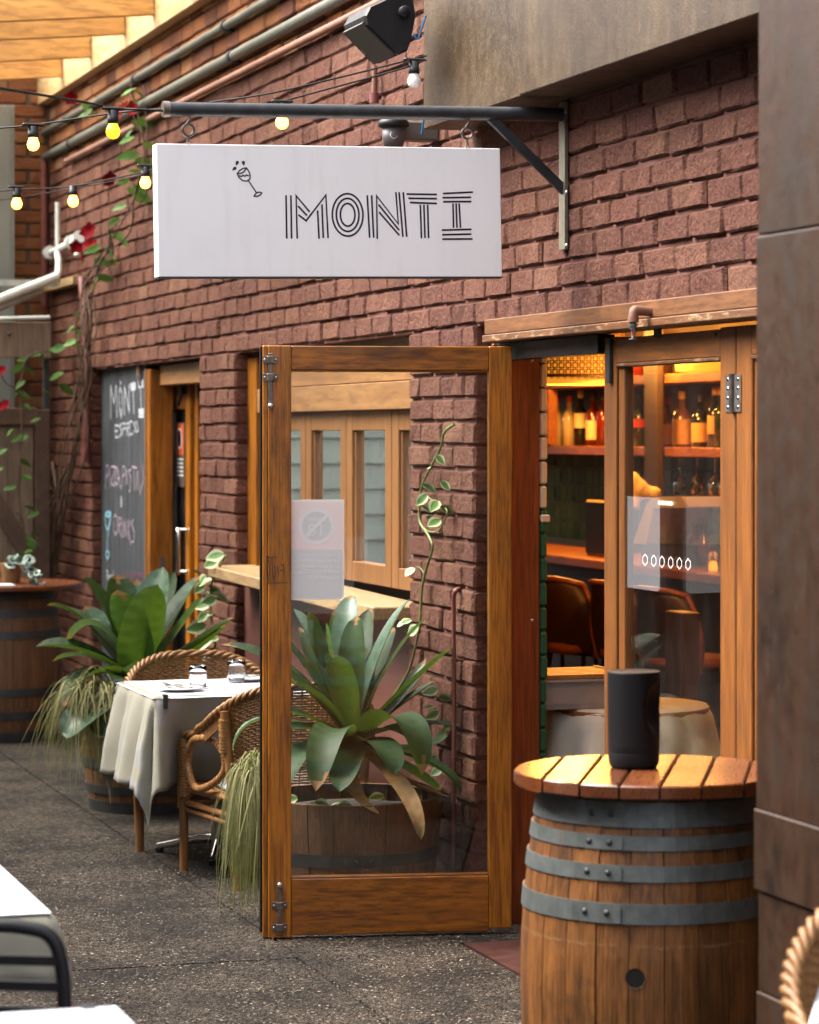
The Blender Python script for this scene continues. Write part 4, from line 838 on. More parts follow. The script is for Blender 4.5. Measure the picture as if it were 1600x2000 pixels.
# ================================================================ barrels
def stave_barrel(name, label, loc, R0, R1, Hh, nst, mst, mh, hoops, group=None, rot=0, hole=None, open_top=False, prof=None):
    """R0 end radius, R1 bilge radius; hoops = (z, height); every stave is its own part"""
    o = thing(name, label, 'barrel' if not open_top else 'planter', loc, rot, group)
    rad = prof or (lambda z: R0 + (R1 - R0) * (1 - (2 * z / Hh - 1) ** 2))
    nz = 10; me = []
    for v in range(5):
        r = random.Random(v); bb = B(); da = 2 * math.pi / nst; g = .0009 / R1; P = []; dr_ = r.uniform(-.0015, .0015)
        Q = [[V(((rad(Hh * k / nz) - off) * math.cos(a), (rad(Hh * k / nz) - off) * math.sin(a), Hh * k / nz)) for k in range(nz + 1)] for a, off in ((-da / 2 + g, .022), (-da / 2 + g, .001 - dr_), (-da / 2 + g * 3, -dr_), (0, -.0006 - dr_), (da / 2 - g * 3, -dr_), (da / 2 - g, .001 - dr_), (da / 2 - g, .022))]
        bb.grid(Q, False); bb.add([q[-1] for q in Q], [tuple(range(len(Q)))[::-1]]); bb.f = [tuple(f[::-1]) for f in bb.f]
        me.append(bb.mesh('stave', mst))
    for i in range(nst): link('stave', me[R.randrange(5)], o, (0, 0, 0), (0, 0, 2 * math.pi * (i + .5) / nst))
    for z, h in hoops:
        bb = B(); ra, rb, t = rad(z) + .0022, rad(z + h) + .0022, .0022; bb.lathe([(ra - .002, z), (ra + t, z), (rb + t, z + h), (rb - .002, z + h)], n=64, smooth=False)
        hp = bb.build('hoop', mh, o, loc=(0, 0, 0))
        for a in (-.62, -.44):
            a_ = a; rr = (ra + rb) / 2 + t; bb = B(); bb.lathe([(0, .005), (.004, .0045), (.007, .002), (.008, 0)], n=10, M=Matrix.Rotation(a_, 4, 'Z') @ Matrix.Translation((rr, 0, z + h / 2)) @ Matrix.Rotation(math.pi / 2, 4, 'Y')); bb.build('rivet', IRON, hp, loc=(0, 0, 0))
        a0 = -.73; bb = B(); bb.add([(math.cos(a) * (r_ + t + dd), math.sin(a) * (r_ + t + dd), zz) for a, dd in ((a0, .0), (a0 + .004, .003), (a0 + .40, .003)) for r_, zz in ((ra, z + .001), (rb, z + h - .001))], [(0, 2, 3, 1), (2, 4, 5, 3)]); bb.build('hoop_lap', mh, hp, loc=(0, 0, 0))
    return o, rad
bc = atz(1270, 1503, .929)
bar, rad = stave_barrel('wine_barrel_table', 'oak wine barrel with grey hoops and bung hole, topped by seven oiled planks', (bc.x, bc.y, 0), .264, .310, .885, 24, STAVE, ZINC, [(.828, .057), (.777, .032), (.707, .036), (.612, .045), (.225, .045), (.14, .036), (.075, .032), (0, .055)], rot=math.radians(-16))
bq = atD(1243, 1908, 6.42) - V((bc.x, bc.y, 0)); ba = math.atan2(bq.y, bq.x) - math.radians(-16); bz = bq.z
bb = B(); MB = Matrix.Rotation(ba, 4, 'Z') @ Matrix.Translation((rad(bz) + .0012, 0, bz)) @ Matrix.Rotation(math.pi / 2, 4, 'Y')
bb.lathe([(.0235, .0012), (.0225, .0012), (.021, -.004)], n=28, M=MB); bb.build('bung_rim', STAVE2, bar, loc=(0, 0, 0))
bb = B(); bb.lathe([(0, .0004), (.0226, .0004)], n=28, M=MB); bb.build('bung_hole_disc', plain('bung_hole_shade', (.004, .003, .002), .95), bar, loc=(0, 0, 0))  # black disc painted as the shaded inside of the bung hole
for a, wd, z0_, z1_ in ((-.5, .16, .44, .58), (-.28, .2, .36, .50)): pass
d1, d0 = atz(1156, 1471, .93), atz(1096, 1541, .93); pa = math.atan2((d1 - d0).y, (d1 - d0).x)
RT = .325; pw = RT * 2 / 7; MT = Matrix.Rotation(pa + math.radians(16), 4, 'Z')
for i in range(7):
    v0, v1 = -RT + pw * i + .0028, -RT + pw * (i + 1) - .0028; poly = []
    for k in range(9): v = lerp(v0, v1, k / 8); poly.append((math.sqrt(max(RT * RT - v * v, .0004)), v))
    for k in range(8, -1, -1): v = lerp(v0, v1, k / 8); poly.append((-math.sqrt(max(RT * RT - v * v, .0004)), v))
    poly = poly[::-1] if False else poly; n = len(poly); c_ = (0, (v0 + v1) / 2)
    sh = lambda s_, z: [V((p[0] * (1 - s_ / RT * 1.0), c_[1] + (p[1] - c_[1]) * (1 - s_ / (pw / 2)), z)) for p in poly]
    rg = [sh(.004, .897), sh(0, .901), sh(0, .926), sh(.0035, .9295)]; bb = B()
    for a, d in zip(rg, rg[1:]): bb.add(a + d, [(j, (j + 1) % n, n + (j + 1) % n, n + j) for j in range(n)])
    bb.add(rg[0], [tuple(range(n))[::-1]]); bb.add(rg[3], [tuple(range(n))])
    me = bb.mesh('plank', PLANKS); pk = link('plank', me, bar); pk.rotation_euler = (0, 0, pa + math.radians(16))
bb = B(); bb.lathe([(0, .885), (.262, .885), (.262, .895), (0, .895)], n=40); bb.build('barrel_head', STAVE2, bar, loc=(0, 0, 0))
# portable loudspeaker on the barrel
sc_ = atz(1238, 1499, .9295); ps = thing('portable_speaker', 'matt black oval portable loudspeaker with a grip recess, standing on the barrel top', 'loudspeaker', (sc_.x, sc_.y, .9295))
prof = [(.80, .0), (.90, .003), (.965, .012), (.985, .026), (.992, .036), (.992, .037), (.985, .0375), (.99, .038), (1.0, .06)] + [(1.0 + .02 * k / 14, .06 + .166 * k / 14) for k in range(1, 15)] + [(1.02, .229), (1.0, .2315), (.96, .2308), (.0001, .2295)]
ga = math.radians(40); n = 72; bb = B(); G_ = []
for r_, z in prof:
    row = []
    for j in range(n):
        a = 2 * math.pi * j / n; da = (a - ga + math.pi) % (2 * math.pi) - math.pi; e2 = (da / .62) ** 2 + ((z - .145) / .055) ** 2
        k_ = 1 - (.42 * math.sqrt(max(0, 1 - e2)) if e2 < 1 else 0); row.append(V((.0605 * r_ * k_ * math.cos(a), .062 * r_ * k_ * math.sin(a), z)))
    G_.append(row + [row[0]])
bb.grid(G_[:9], True); lo_ = bb; lo_.f = [f[::-1] for f in lo_.f]; 
bb.build('rubber_base', plain('speaker_base', (.009, .0095, .011), .6, 0, .1, 30, 0, 0, .2), ps, loc=(0, 0, 0))
bb = B(); bb.grid(G_[8:], True); bb.f = [f[::-1] for f in bb.f]; bb.build('cabinet', BLACKM, ps, loc=(0, 0, 0))

fb_ = atz(15, 1450, 0)
ba2, _ = stave_barrel('wine_barrel_table', 'dark old barrel with a thin wooden top at the far left, carrying a wicker basket', (-15.95, -.66, 0), .285, .335, .845, 20, STAVE2, ZINCD, [(.795, .05), (.70, .045), (.58, .045), (.26, .045), (.13, .045), (0, .06)], rot=-.3)
bb = B(); bb.lathe([(0, .852), (.44, .852), (.447, .858), (.447, .877), (.44, .884), (0, .884)], n=48, smooth=False); bb.build('tabletop', PLANKS, ba2, loc=(0, 0, 0))
bk = atD(22, 1140, 15.9); zt_ = .884
bs = thing('wicker_basket', 'small wicker pot basket on the far left barrel top', 'basket', (bk.x, bk.y, zt_))
bb = B()
for i in range(13): bb.tube([((.045 + .0012 * i) * math.cos(a * .5236 / 2) * 1.0, (.045 + .0012 * i) * math.sin(a * .5236 / 2), .006 + i * .0085 + .0015 * (-1) ** (a + i)) for a in range(24)], .0052, 5, closed=True)
bb.build('weave', CANE, bs, loc=(0, 0, 0)); bb = B(); bb.lathe([(0, .1), (.054, .1)], n=16); bb.build('soil', SOIL, bs, loc=(0, 0, 0))
su = thing('silver_plant', 'silvery round leaved plant spilling from the basket on the far barrel', 'plant', (bk.x, bk.y, zt_ + .1))
leaf_me = []
for v in range(3):
    bb = B(); c_ = []
    for k in range(3): c_ += [V((math.cos(a / 8 * 6.283) * (.012, .021, .026)[k] * (1 + .2 * math.cos(a / 8 * 6.283)), math.sin(a / 8 * 6.283) * (.012, .021, .026)[k], (.0, .003, .001)[k])) for a in range(8)]
    bb.add(c_, [tuple(range(8))] + [(k * 8 + a, k * 8 + (a + 1) % 8, k * 8 + 8 + (a + 1) % 8, k * 8 + 8 + a) for k in range(2) for a in range(8)], True, [0] + [.2] * 8 + [.8] * 8); leaf_me.append(bb.mesh('leaf', SUCC))
def sprinkle(parent, pts, mes, spread, sc, n, seed):
    r = random.Random(seed)
    for i in range(n):
        t = r.random() * (len(pts) - 1); k = int(t); p = V(pts[k]).lerp(V(pts[min(k + 1, len(pts) - 1)]), t - k); l = V([r.uniform(-1, 1) * spread for _ in range(3)])
        s_ = sc * r.uniform(.7, 1.25); link('leaf', r.choice(mes), parent, p + l - ORG[parent], (r.uniform(-.3, 1.6), r.uniform(-.8, .8), r.uniform(0, 6.28)), (s_, s_, s_))
sprinkle(su, [atD(5, 1100, 15.85), atD(40, 1095, 15.8), atD(62, 1100, 15.8)], leaf_me, .03, 1.1, 16, 3)
sprinkle(su, [atD(50, 1095, 15.75), atD(62, 1115, 15.7), atD(70, 1130, 15.7), atD(72, 1138, 15.7)], leaf_me, .025, .75, 26, 4)
pp = thing('folded_paper', 'small folded white paper on the far left barrel top', 'paper', atD(8, 1146, 15.65)); bb = B(); p_ = ORG[pp]; bb.box((p_.x - .09, p_.y - .06, .8845), (p_.x + .09, p_.y + .05, .890), .001); bb.build('sheet', PAPER, pp)

# ================================================================ timber gate and pipes at the far left
XG = -17.35
gt = thing('timber_gate', 'weathered timber side gate with dark rails and a diagonal brace at the far left', 'gate', (XG, -.5, 0))
y0, y1 = atx(-60, 900, XG).y, atx(66, 900, XG).y; nb = 5
for i in range(nb):
    a, c = lerp(y0, y1, i / nb), lerp(y0, y1, (i + 1) / nb) - .004; B().box((XG - .03, a, .05), (XG - .005, c, atx(0, 828, XG).z), .002).build('board', GREYW, gt)
def gbar(pxa, pya, pxb, pyb, name, m, x0, x1):
    a, c = atx(pxa, pya, XG), atx(pxb, pyb, XG); B().box((x0, a.y, c.z), (x1, c.y, a.z), .004).build(name, m, gt)
gbar(-60, 628, 98, 700, 'rail', GREYW, XG - .03, XG + .04); gbar(-60, 796, 72, 830, 'rail', DARKW, XG - .03, XG + .03)
gbar(68, 800, 96, 1200, 'stile', DARKW, XG - .03, XG + .035); gbar(86, 696, 97, 1200, 'steel_edge', ZINCD, XG - .05, XG - .031)
a, c = atx(-40, 930, XG), atx(52, 1078, XG); bb = B(); d = (c - a); L_ = d.length; an = math.atan2(d.z, d.y); bb.box((0, 0, -.05), (.03, L_ + .1, .05), .003, Matrix.Translation((XG - .003, a.y, a.z)) @ Matrix.Rotation(an, 4, 'X')); bb.build('brace', DARKW, gt)
a, c = atx(-60, 624, XG + .05), atx(97, 620, XG + .05); B().tube([a, c], .012, 8).build('white_capping', WHITEP, gt)
p_ = atx(15, 652, XG); bb = B(); bb.sphere(p_ + V((.045, 0, 0)), .012, 8); bb.build('bolt_head', BRASSD, gt)
wp = thing('white_drain_pipe', 'white plastic drain pipe with elbows running down the far corner of the brick wall', 'pipe', at(110, 545, -.05))
P = smooth_path([at(112, 494, -.06), at(115, 510, -.06), at(114, 530, -.07), at(110, 540, -.1)], 4); B().tube(P, .022, 10).build('down_pipe', WHITEP, wp); B().tube([at(113, 395, -.05), at(113, 480, -.05)], .016, 8).build('vent_pipe', WHITEP, wp)
a, c = at(97, 494, -.05), at(140, 473, -.05); bb = B(); bb.tube([a, c], .019, 10); bb.build('branch_pipe', WHITEP, wp)
for p_ in (a, c): bb = B(); bb.tube([p_ - V((.02, 0, 0)), p_ + V((.03, 0, .003))], .043, 14); bb.build('pipe_socket', WHITEP, wp)
a = at(148, 474, -.03); bb = B(); bb.tube([a, a + V((.12, .0, .03))], .04, 12); bb.tube([at(150, 485, -.03), at(152, 500, -.03)], .022, 8); bb.build('elbow', WHITEP, wp)
gp = thing('gutter', 'pale galvanised gutter with a pipe below it, coming in from the left above the gate', 'gutter', atx(110, 545, -17.2))
a, c = atx(112, 540, -17.2), atx(-60, 608, -17.0); bb = B(); bb.tube([a, c], .03, 10); bb.build('gutter_pipe', WHITEP, gp)
bb = B(); bb.tube([atx(80, 567, -17.2), atx(-60, 626, -17.0)], .024, 10); bb.build('lower_pipe', GALVP, gp)
bb = B(); bb.box((-17.3, a.y - .35, a.z - .06), (-17.26, a.y + .02, a.z - .02), 0); bb.build('strap', GALVP, gp)
bl = thing('wall_batten', 'pale weathered batten fixed flat on the brick wall under the white drain pipe', 'batten', at(100, 560, -.03))
a, c = at(88, 566, -.05), at(150, 538, -.05); bb = B(); bb.box((a.x, -.075, a.z - .02), (c.x, -.005, a.z + .03), .003); bb.build('batten', SILL, bl)

# ================================================================ planters and plants
def strap_leaf(bb, P, wd, fold=.25, ns=18, tip=1.0, twist=0.0):
    """arching strap leaf along a Bezier through world points P; channelled section, tapering to a point"""
    a, e = V(P[0]), V(P[-1]); out = V((e.x - a.x, e.y - a.y, 0))
    if out.length < .03: out = V((.3, -1, 0))
    side = V((0, 0, 1)).cross(out).normalized(); rows = []; us = (-1, -.6, -.2, .2, .6, 1)
    for i in range(ns + 1):
        t = i / ns; p = bez(P, t); T = (bez(P, min(t + .02, 1)) - bez(P, max(t - .02, 0))).normalized()
        s = (side - T * side.dot(T)).normalized(); s = Matrix.Rotation(twist * t, 3, T) @ s; N = T.cross(s)
        N = N if N.z > 0 or abs(N.z) < .2 else -N
        w_ = wd / 2 * (.62 + .38 * min(1, t * 2.5)) * (1 - t ** 5) ** .6 if t < 1 else .0015
        rows.append([p + s * (u * w_) + N * (fold * w_ * u * u) for u in us])
    bb.grid(rows, True); k = len(us) - 1
    bb.t[-ns * k:] = [(j + .5) / k * .7 + .15 + .02 * (i % 2) for i in range(ns) for j in range(k)]
WK = 1.22
def bromeliad(name, label, base, bD, leaves, seed):
    o = thing(name, label, 'plant', base); r = random.Random(seed)
    for lf in leaves:
        (tx, ty, td), (mx_, my, md), wd, m = lf[:4]; tw = lf[4] if len(lf) > 4 else r.uniform(-.3, .3)
        b0 = V(base) + V((0, 0, .02)) + (atD(tx, ty, bD + td) - V(base)) * .03; t_ = atD(tx, ty, bD + td); mm = atD(mx_, my, bD + md)
        ctrl = 2 * mm - (b0 + t_) / 2                                     # curve passes through mm half way
        bb = B(); strap_leaf(bb, [b0, ctrl, t_], wd * WK, .3, twist=tw)
        if r.random() < .7: bb.m[-5:] = [1] * 5; bb.m[-8:-5] = [1 if r.random() < .35 else 0 for _ in range(3)]
        bb.build('leaf', [{0: LEAF, 1: LEAFY, 2: LEAFB, 3: DEAD}[m], DEAD], o)
    return o
def half_barrel(label, c, z, seed):
    prof_ = lambda z_: .335 - .05 * max(0, 1 - z_ / .42) ** 1.6
    o, _ = stave_barrel('half_barrel_planter', label, (c.x, c.y, z), .3, .3, .42, 22, STAVE2, ZINCD, [(.0, .052), (.085, .04), (.20, .045)], open_top=True, prof=prof_, rot=seed)
    bb = B(); bb.lathe([(0, .375), (.15, .385), (.31, .36)], n=32); bb.build('soil', SOIL, o, loc=(0, 0, 0)); return o
nD = 10.22; nc = atD(683, 1560, nD); half_barrel('half barrel planter behind the glass of the open door, full of strap leaves', nc, 0.0, .4)
NB = atD(686, 1462, nD)
bromeliad('bromeliad', 'large dark green strap leaved bromeliad seen through the open door glass', NB, nD, [
    ((574, 1189, .2), (628, 1285, .1), .075, 2), ((607, 1196, .15), (622, 1270, .1), .075, 0), ((637, 1217, .0), (648, 1300, .0), .085, 1), ((688, 1163, .25), (674, 1260, .12), .085, 2),
    ((697, 1204, .05), (690, 1300, .0), .095, 0), ((648, 1279, -.25), (665, 1330, -.15), .095, 0), ((801, 1170, .1), (742, 1275, .05), .085, 2), ((834, 1206, .05), (760, 1300, .0), .07, 2),
    ((884, 1264, -.05), (787, 1352, -.03), .07, 0), ((832, 1287, .2), (775, 1370, .1), .05, 2), ((899, 1419, -.05), (800, 1418, .05), .055, 0), ((876, 1382, .1), (845, 1455, .1), .06, 1),
    ((824, 1513, -.45), (780, 1402, -.3), .125, 0), ((617, 1545, -.45), (646, 1430, -.3), .108, 0), ((664, 1546, -.5), (677, 1482, -.3), .105, 0), ((770, 1512, -.45), (740, 1455, -.3), .11, 0),
    ((899, 1552, -.2), (838, 1492, -.15), .1, 0), ((520, 1215, .1), (600, 1310, .05), .08, 0), ((434, 1259, .15), (560, 1310, .1), .07, 0), ((455, 1470, -.1), (520, 1405, -.05), .065, 2),
    ((505, 1275, -.05), (605, 1355, -.05), .085, 0), ((515, 1385, -.15), (600, 1402, -.1), .085, 0), ((555, 1548, -.4), (596, 1470, -.25), .11, 0), ((540, 1425, -.2), (620, 1425, -.15), .075, 0),
    ((860, 1545, .2), (780, 1495, .1), .08, 0), ((823, 1640, -.5), (788, 1540, -.4), .05, 3, .9), ((880, 1556, .0), (800, 1530, -.05), .06, 3), ((740, 1590, -.4), (690, 1540, -.2), .05, 3), ((715, 1245, .3), (700, 1330, .1), .07, 0), ((660, 1250, .3), (668, 1330, .15), .07, 0), ((748, 1240, .3), (722, 1330, .12), .06, 0), ((585, 1225, .3), (625, 1320, .15), .085, 0), ((720, 1190, .35), (700, 1300, .2), .085, 0), ((770, 1225, .25), (728, 1320, .12), .085, 0), ((662, 1185, .35), (668, 1290, .2), .08, 1), ((850, 1330, .1), (775, 1385, .05), .075, 0), ((560, 1330, -.1), (630, 1375, -.08), .085, 0), ((820, 1450, -.3), (760, 1425, -.2), .09, 0)], 5)
lD = 13.0; lc = atD(298, 1530, lD + .05); half_barrel('half barrel planter in front of the chalkboard with dark hoops', lc, 0.0, 1.3)
LB_ = atD(272, 1345, lD)
bromeliad('bromeliad', 'spreading strap leaved bromeliad in front of the chalkboard', LB_, lD, [(a_, b_, w_ * 1.6, m_) for a_, b_, w_, m_ in [
    ((163, 1128, .1), (217, 1212, .1), .1, 0), ((228, 1122, .2), (246, 1215, .1), .1, 0), ((229, 1152, -.1), (250, 1245, -.05), .125, 1), ((266, 1131, .3), (268, 1230, .15), .1, 2), ((319, 1107, .2), (290, 1215, .1), .1, 2),
    ((308, 1142, -.1), (284, 1245, -.1), .13, 1), ((342, 1117, .3), (302, 1220, .2), .07, 0), ((391, 1125, .15), (330, 1222, .1), .1, 2), ((398, 1164, .05), (336, 1252, .0), .1, 2), ((457, 1206, .0), (368, 1272, .0), .1, 0),
    ((445, 1220, -.1), (360, 1290, -.1), .1, 0), ((92, 1182, .2), (178, 1222, .15), .075, 0), ((166, 1184, .3), (212, 1250, .2), .09, 2), ((133, 1257, .0), (195, 1226, .0), .11, 2), ((70, 1263, -.1), (165, 1275, -.1), .11, 0),
    ((103, 1292, .1), (180, 1285, .1), .07, 2), ((127, 1382, -.3), (178, 1318, -.2), .11, 0), ((121, 1433, -.35), (190, 1385, -.3), .115, 2), ((192, 1442, -.4), (228, 1392, -.25), .11, 0), ((249, 1506, -.45), (252, 1420, -.35), .11, 0), ((309, 1288, -.3), (288, 1312, -.2), .11, 2), ((345, 1340, -.35), (310, 1330, -.2), .1, 0), ((225, 1330, -.35), (250, 1325, -.2), .1, 0)]], 6)
def grass(label, roots, n, D0, drop, fan, seed, spread):
    r = random.Random(seed); bb = B(); c = atD(*roots[0], D0); o = None
    for i in range(n):
        rx, ry = r.choice(roots); p = atD(rx + r.gauss(0, spread * .5), ry + r.gauss(0, spread * .4), D0 + r.uniform(-.14, .1))
        ln = r.uniform(*drop); dx, dD = r.gauss(fan[0], fan[1]), r.gauss(-.05, .06); q = V((0, 0, 0)); lat = V((SA, CA, 0)) * dx + V((CA, -SA, 0)) * -dD
        up = r.uniform(.01, .09); P = [p, p + lat * .45 + V((0, 0, up)), p + lat * r.uniform(.85, 1.1) + V((0, 0, -ln * .45)), p + lat * r.uniform(.9, 1.25) + V((r.gauss(0, .02), r.gauss(0, .02), -ln))]
        w_ = r.uniform(.0009, .0024); sd = V((SA, CA, 0)) * w_; k = 8; rows = []
        for j in range(k + 1): t = j / k; x = bez(P, t); f = (1 - t ** 3) * .9 + .1; rows.append([x - sd * f, x + sd * f + V((0, .0006, 0))])
        bb.grid(rows, True, r.random())
    o = thing('trailing_grass', label, 'grass', c); bb.build('blades', GRASS, o, kind='stuff')
grass('pale variegated grass trailing from the near planter beside the open door', [(496, 1495), (486, 1505), (504, 1480), (508, 1515)], 330, 10.1, (.15, .52), (-.03, .035), 1, 18)
grass('dry grass trailing over the rim of the planter at the chalkboard', [(190, 1330), (170, 1350), (210, 1370), (150, 1340), (215, 1345)], 260, 12.8, (.10, .42), (-.05, .08), 2, 26)
def oval_leaf(L, wd, seed, variegated=False):
    r = random.Random(seed); bb = B(); rows = []; us = (-1, -.55, 0, .55, 1); ns = 7; tn = []
    for i in range(ns + 1):
        t = i / ns; w_ = wd / 2 * (math.sin(math.pi * (t * .93 + .04)) ** .8) * (1.25 - .5 * t); rows.append([V((L * t, u * w_, .22 * abs(u) * w_ - .12 * L * t * t + .02 * L * math.sin(9 * t + seed) * u)) for u in us])
    bb.grid(rows, True)
    bb.t = [((.85 if j in (0, 3) else .25) if variegated else .5) for i in range(ns) for j in range(4)]; return bb
VL = [oval_leaf(1, .42, i).mesh('leaf', VLEAF) for i in range(3)]; PL = [oval_leaf(1, .72, i + 5, True).mesh('leaf', VARI) for i in range(3)]
def fl_mesh():
    bb = B()
    for k in range(5):
        a = k * 1.2566; M = Matrix.Rotation(a, 4, 'Z') @ Matrix.Rotation(-.5, 4, 'Y'); l_ = oval_leaf(.05, .05, k); bb.add([M @ V(p) for p in l_.v], l_.f, True)
    return bb.mesh('flower', PETAL)
FLW = fl_mesh()
def hang_leaves(o, pts, mes, L, seed, plane, down=.6):
    r = random.Random(seed)
    for px, py in pts:
        p = plane(px, py); s = L * r.uniform(.8, 1.25); tocam = math.atan2(-SA, CA)
        link('leaf', r.choice(mes), o, p - ORG[o], (r.uniform(-.9, .3) - .5, r.uniform(.1, 1.3) * down, r.choice([-1.57, 1.57, -1.2, 1.0, -2.2]) + r.uniform(-.5, .5)), (s, s, s))
k4 = lambda *P: [(480 + x / 2.963, 640 + y / 2.963) for x, y in P]; k7 = lambda *P: [(420 + x / 2.667, 1150 + y / 2.667) for x, y in P]; k6 = lambda *P: [(x / 2.857, 1100 + y / 2.857) for x, y in P]
pw_ = lambda px, py: at(px, py, -.035)
vn = thing('variegated_vine', 'thin pothos vine with cream edged leaves climbing the brick pillar behind the door glass', 'vine', at(820, 1300, -.03))
bb = B(); st = [pw_(*p) for p in k4((1205, 560), (1150, 605), (1130, 690), (1080, 790), (1020, 920), (1005, 1040), (1010, 1130), (1050, 1190), (1082, 1270), (1050, 1380), (1022, 1500), (1012, 1640), (1006, 1760)) + k7((1060, 230), (1020, 400), (975, 490), (900, 600))]
bb.tube(smooth_path(st, 4), .0052, 6); bb.tube(smooth_path([pw_(*p) for p in k4((1010, 1140), (1060, 1180), (1120, 1170), (1165, 1080), (1150, 1040), (1085, 1000), (1020, 960))], 4), .003, 5); bb.tube(smooth_path([pw_(*p) for p in k4((1030, 1420), (1010, 1390), (985, 1385))], 3), .0025, 5); bb.build('stem', STEM, vn)
hang_leaves(vn, k4((1100, 740), (1070, 810), (1020, 905), (1130, 890), (1050, 965), (1020, 1030), (1130, 1030), (1045, 1095), (1125, 1110), (975, 1390), (1110, 1000), (1000, 1730)), PL, .052, 3, lambda a, c: at(a, c, -.05))
hang_leaves(vn, k7((1000, 170), (985, 210), (1020, 160), (1160, 520), (1165, 560), (1140, 610), (1165, 640), (1155, 870), (1185, 930)), PL, .05, 4, lambda a, c: at(a, c, -.06))
hang_leaves(vn, k7((430, 1090), (520, 1115), (545, 1130), (640, 1130), (680, 1125), (600, 1140), (880, 1080)), PL, .055, 8, lambda a, c: atD(a, c, 9.98), .2)
vn = thing('variegated_vine', 'cream edged pothos trailing down the brick pier at the left end of the servery sill', 'vine', at(410, 1200, -.1)); pv = lambda a, c: at(a, c, -.13)
bb = B(); bb.tube(smooth_path([pv(*p) for p in k6((1260, -45), (1240, 0), (1200, 60), (1175, 150), (1180, 300), (1200, 420), (1190, 540))], 4), .006, 6); bb.build('stem', STEM, vn)
hang_leaves(vn, k6((1250, -50), (1225, -25), (1085, 45), (1150, 70), (1165, 125), (1195, 160), (1145, 165), (1205, 195), (1160, 275), (1185, 290), (1150, 345), (1215, 415), (1190, 420), (1170, 475), (1190, 515), (1140, 110), (1180, 95), (1175, 220)), PL, .085, 9, pv)
vn = thing('flowering_vine', 'red flowered climbing vine tangled up the far end of the brick wall', 'vine', at(170, 900, -.05)); pv = lambda a, c: at(a, c, -.09)
k1 = lambda *P: [(80 + x / 5, 160 + y / 5) for x, y in P]; k0 = lambda *P: [(x / 5, 400 + y / 5) for x, y in P]; k8 = lambda *P: [(x / 4.347, 800 + y / 4.347) for x, y in P]
r = random.Random(5); bb = B(); main = [(95, 1130), (118, 1000), (150, 860), (165, 740), (172, 640), (180, 560), (205, 500), (238, 440), (262, 380), (272, 300), (268, 215), (262, 170)]
for i in range(11):
    P = [pv(x + r.gauss(0, 8 if j < 7 else 2.5), y + r.gauss(0, 6)) + V((0, r.uniform(-.05, .05), 0)) for j, (x, y) in enumerate(main[r.randrange(2):(12 if i < 3 else r.randrange(5, 9))])]; bb.tube(smooth_path(P, 4), r.uniform(.002, .006), 5)
for i in range(9):
    x = r.uniform(75, 120); P = [pv(x, 1120), pv(x + r.uniform(-5, 30), 1020), pv(x + r.uniform(0, 50), r.uniform(880, 960))]; bb.tube(smooth_path(P, 4), r.uniform(.004, .012), 5)
bb.build('stem', TWIG, vn)
hang_leaves(vn, k1((920, 90), (935, 60), (950, 190), (880, 380), (940, 370), (900, 470), (910, 535), (990, 600), (930, 690), (960, 700), (940, 790), (920, 760), (850, 870), (840, 1040), (860, 960), (900, 1000), (890, 1140), (840, 1200), (770, 1330), (640, 1470), (660, 1500), (720, 1470), (580, 1600), (620, 1620), (510, 1680), (520, 1740), (600, 1760), (545, 1900), (570, 1900), (500, 260), (480, 300), (400, 190)), VL, .105, 11, pv)
hang_leaves(vn, k0((710, 1070), (735, 1190), (740, 1230), (590, 1400), (640, 1390), (680, 1370), (570, 1380), (620, 1640), (590, 1750), (820, 1000), (760, 1320)), VL, .115, 12, pv)
for i, (px, py) in enumerate(k1((340, 160), (890, 260), (960, 260), (850, 300), (710, 940), (690, 970), (535, 1450), (490, 1500), (500, 1600), (540, 1590), (395, 1610), (430, 1720)) + k0((430, 1350), (420, 1370))):
    s = r.uniform(.75, 1.05); link('flower', FLW, vn, pv(px, py) - V((0, .03, 0)) - ORG[vn], (r.uniform(.6, 1.8), r.uniform(-.5, .9), r.uniform(0, 3)), (s, s, s))
gv = thing('flowering_vine', 'sparse green vine hanging over the timber gate at the far left', 'vine', atx(45, 900, -17.2)); pg = lambda a, c: atx(a, c, -17.22)
bb = B(); bb.tube(smooth_path([pg(*p) for p in k0((480, 1420), (280, 1480), (220, 1650), (200, 1850)) + k8((190, 200), (170, 420), (160, 650), (180, 900), (215, 1080))], 4), .006, 5); bb.tube(smooth_path([pg(*p) for p in k0((0, 1640), (60, 1740), (150, 1790))], 4), .004, 5); bb.build('stem', TWIG, gv)
hang_leaves(gv, k0((360, 1430), (430, 1440), (280, 1500), (220, 1550), (215, 1600), (270, 1630), (240, 1710), (400, 1800), (430, 1830), (200, 1830), (220, 1950), (175, 1830)) + k8((350, 75), (115, 170), (185, 215), (240, 230), (60, 335), (165, 420), (30, 490), (180, 560), (140, 650), (200, 820), (130, 870), (330, 870), (260, 1040), (210, 1090), (280, 1190), (220, 1140), (240, 1100), (150, 1210)), VL, .082, 13, pg)
for px, py in k0((20, 1620), (60, 1950), (20, 1970)): link('flower', FLW, gv, pg(px, py) - ORG[gv], (1.2, .3, 1), (.7, .7, .7))

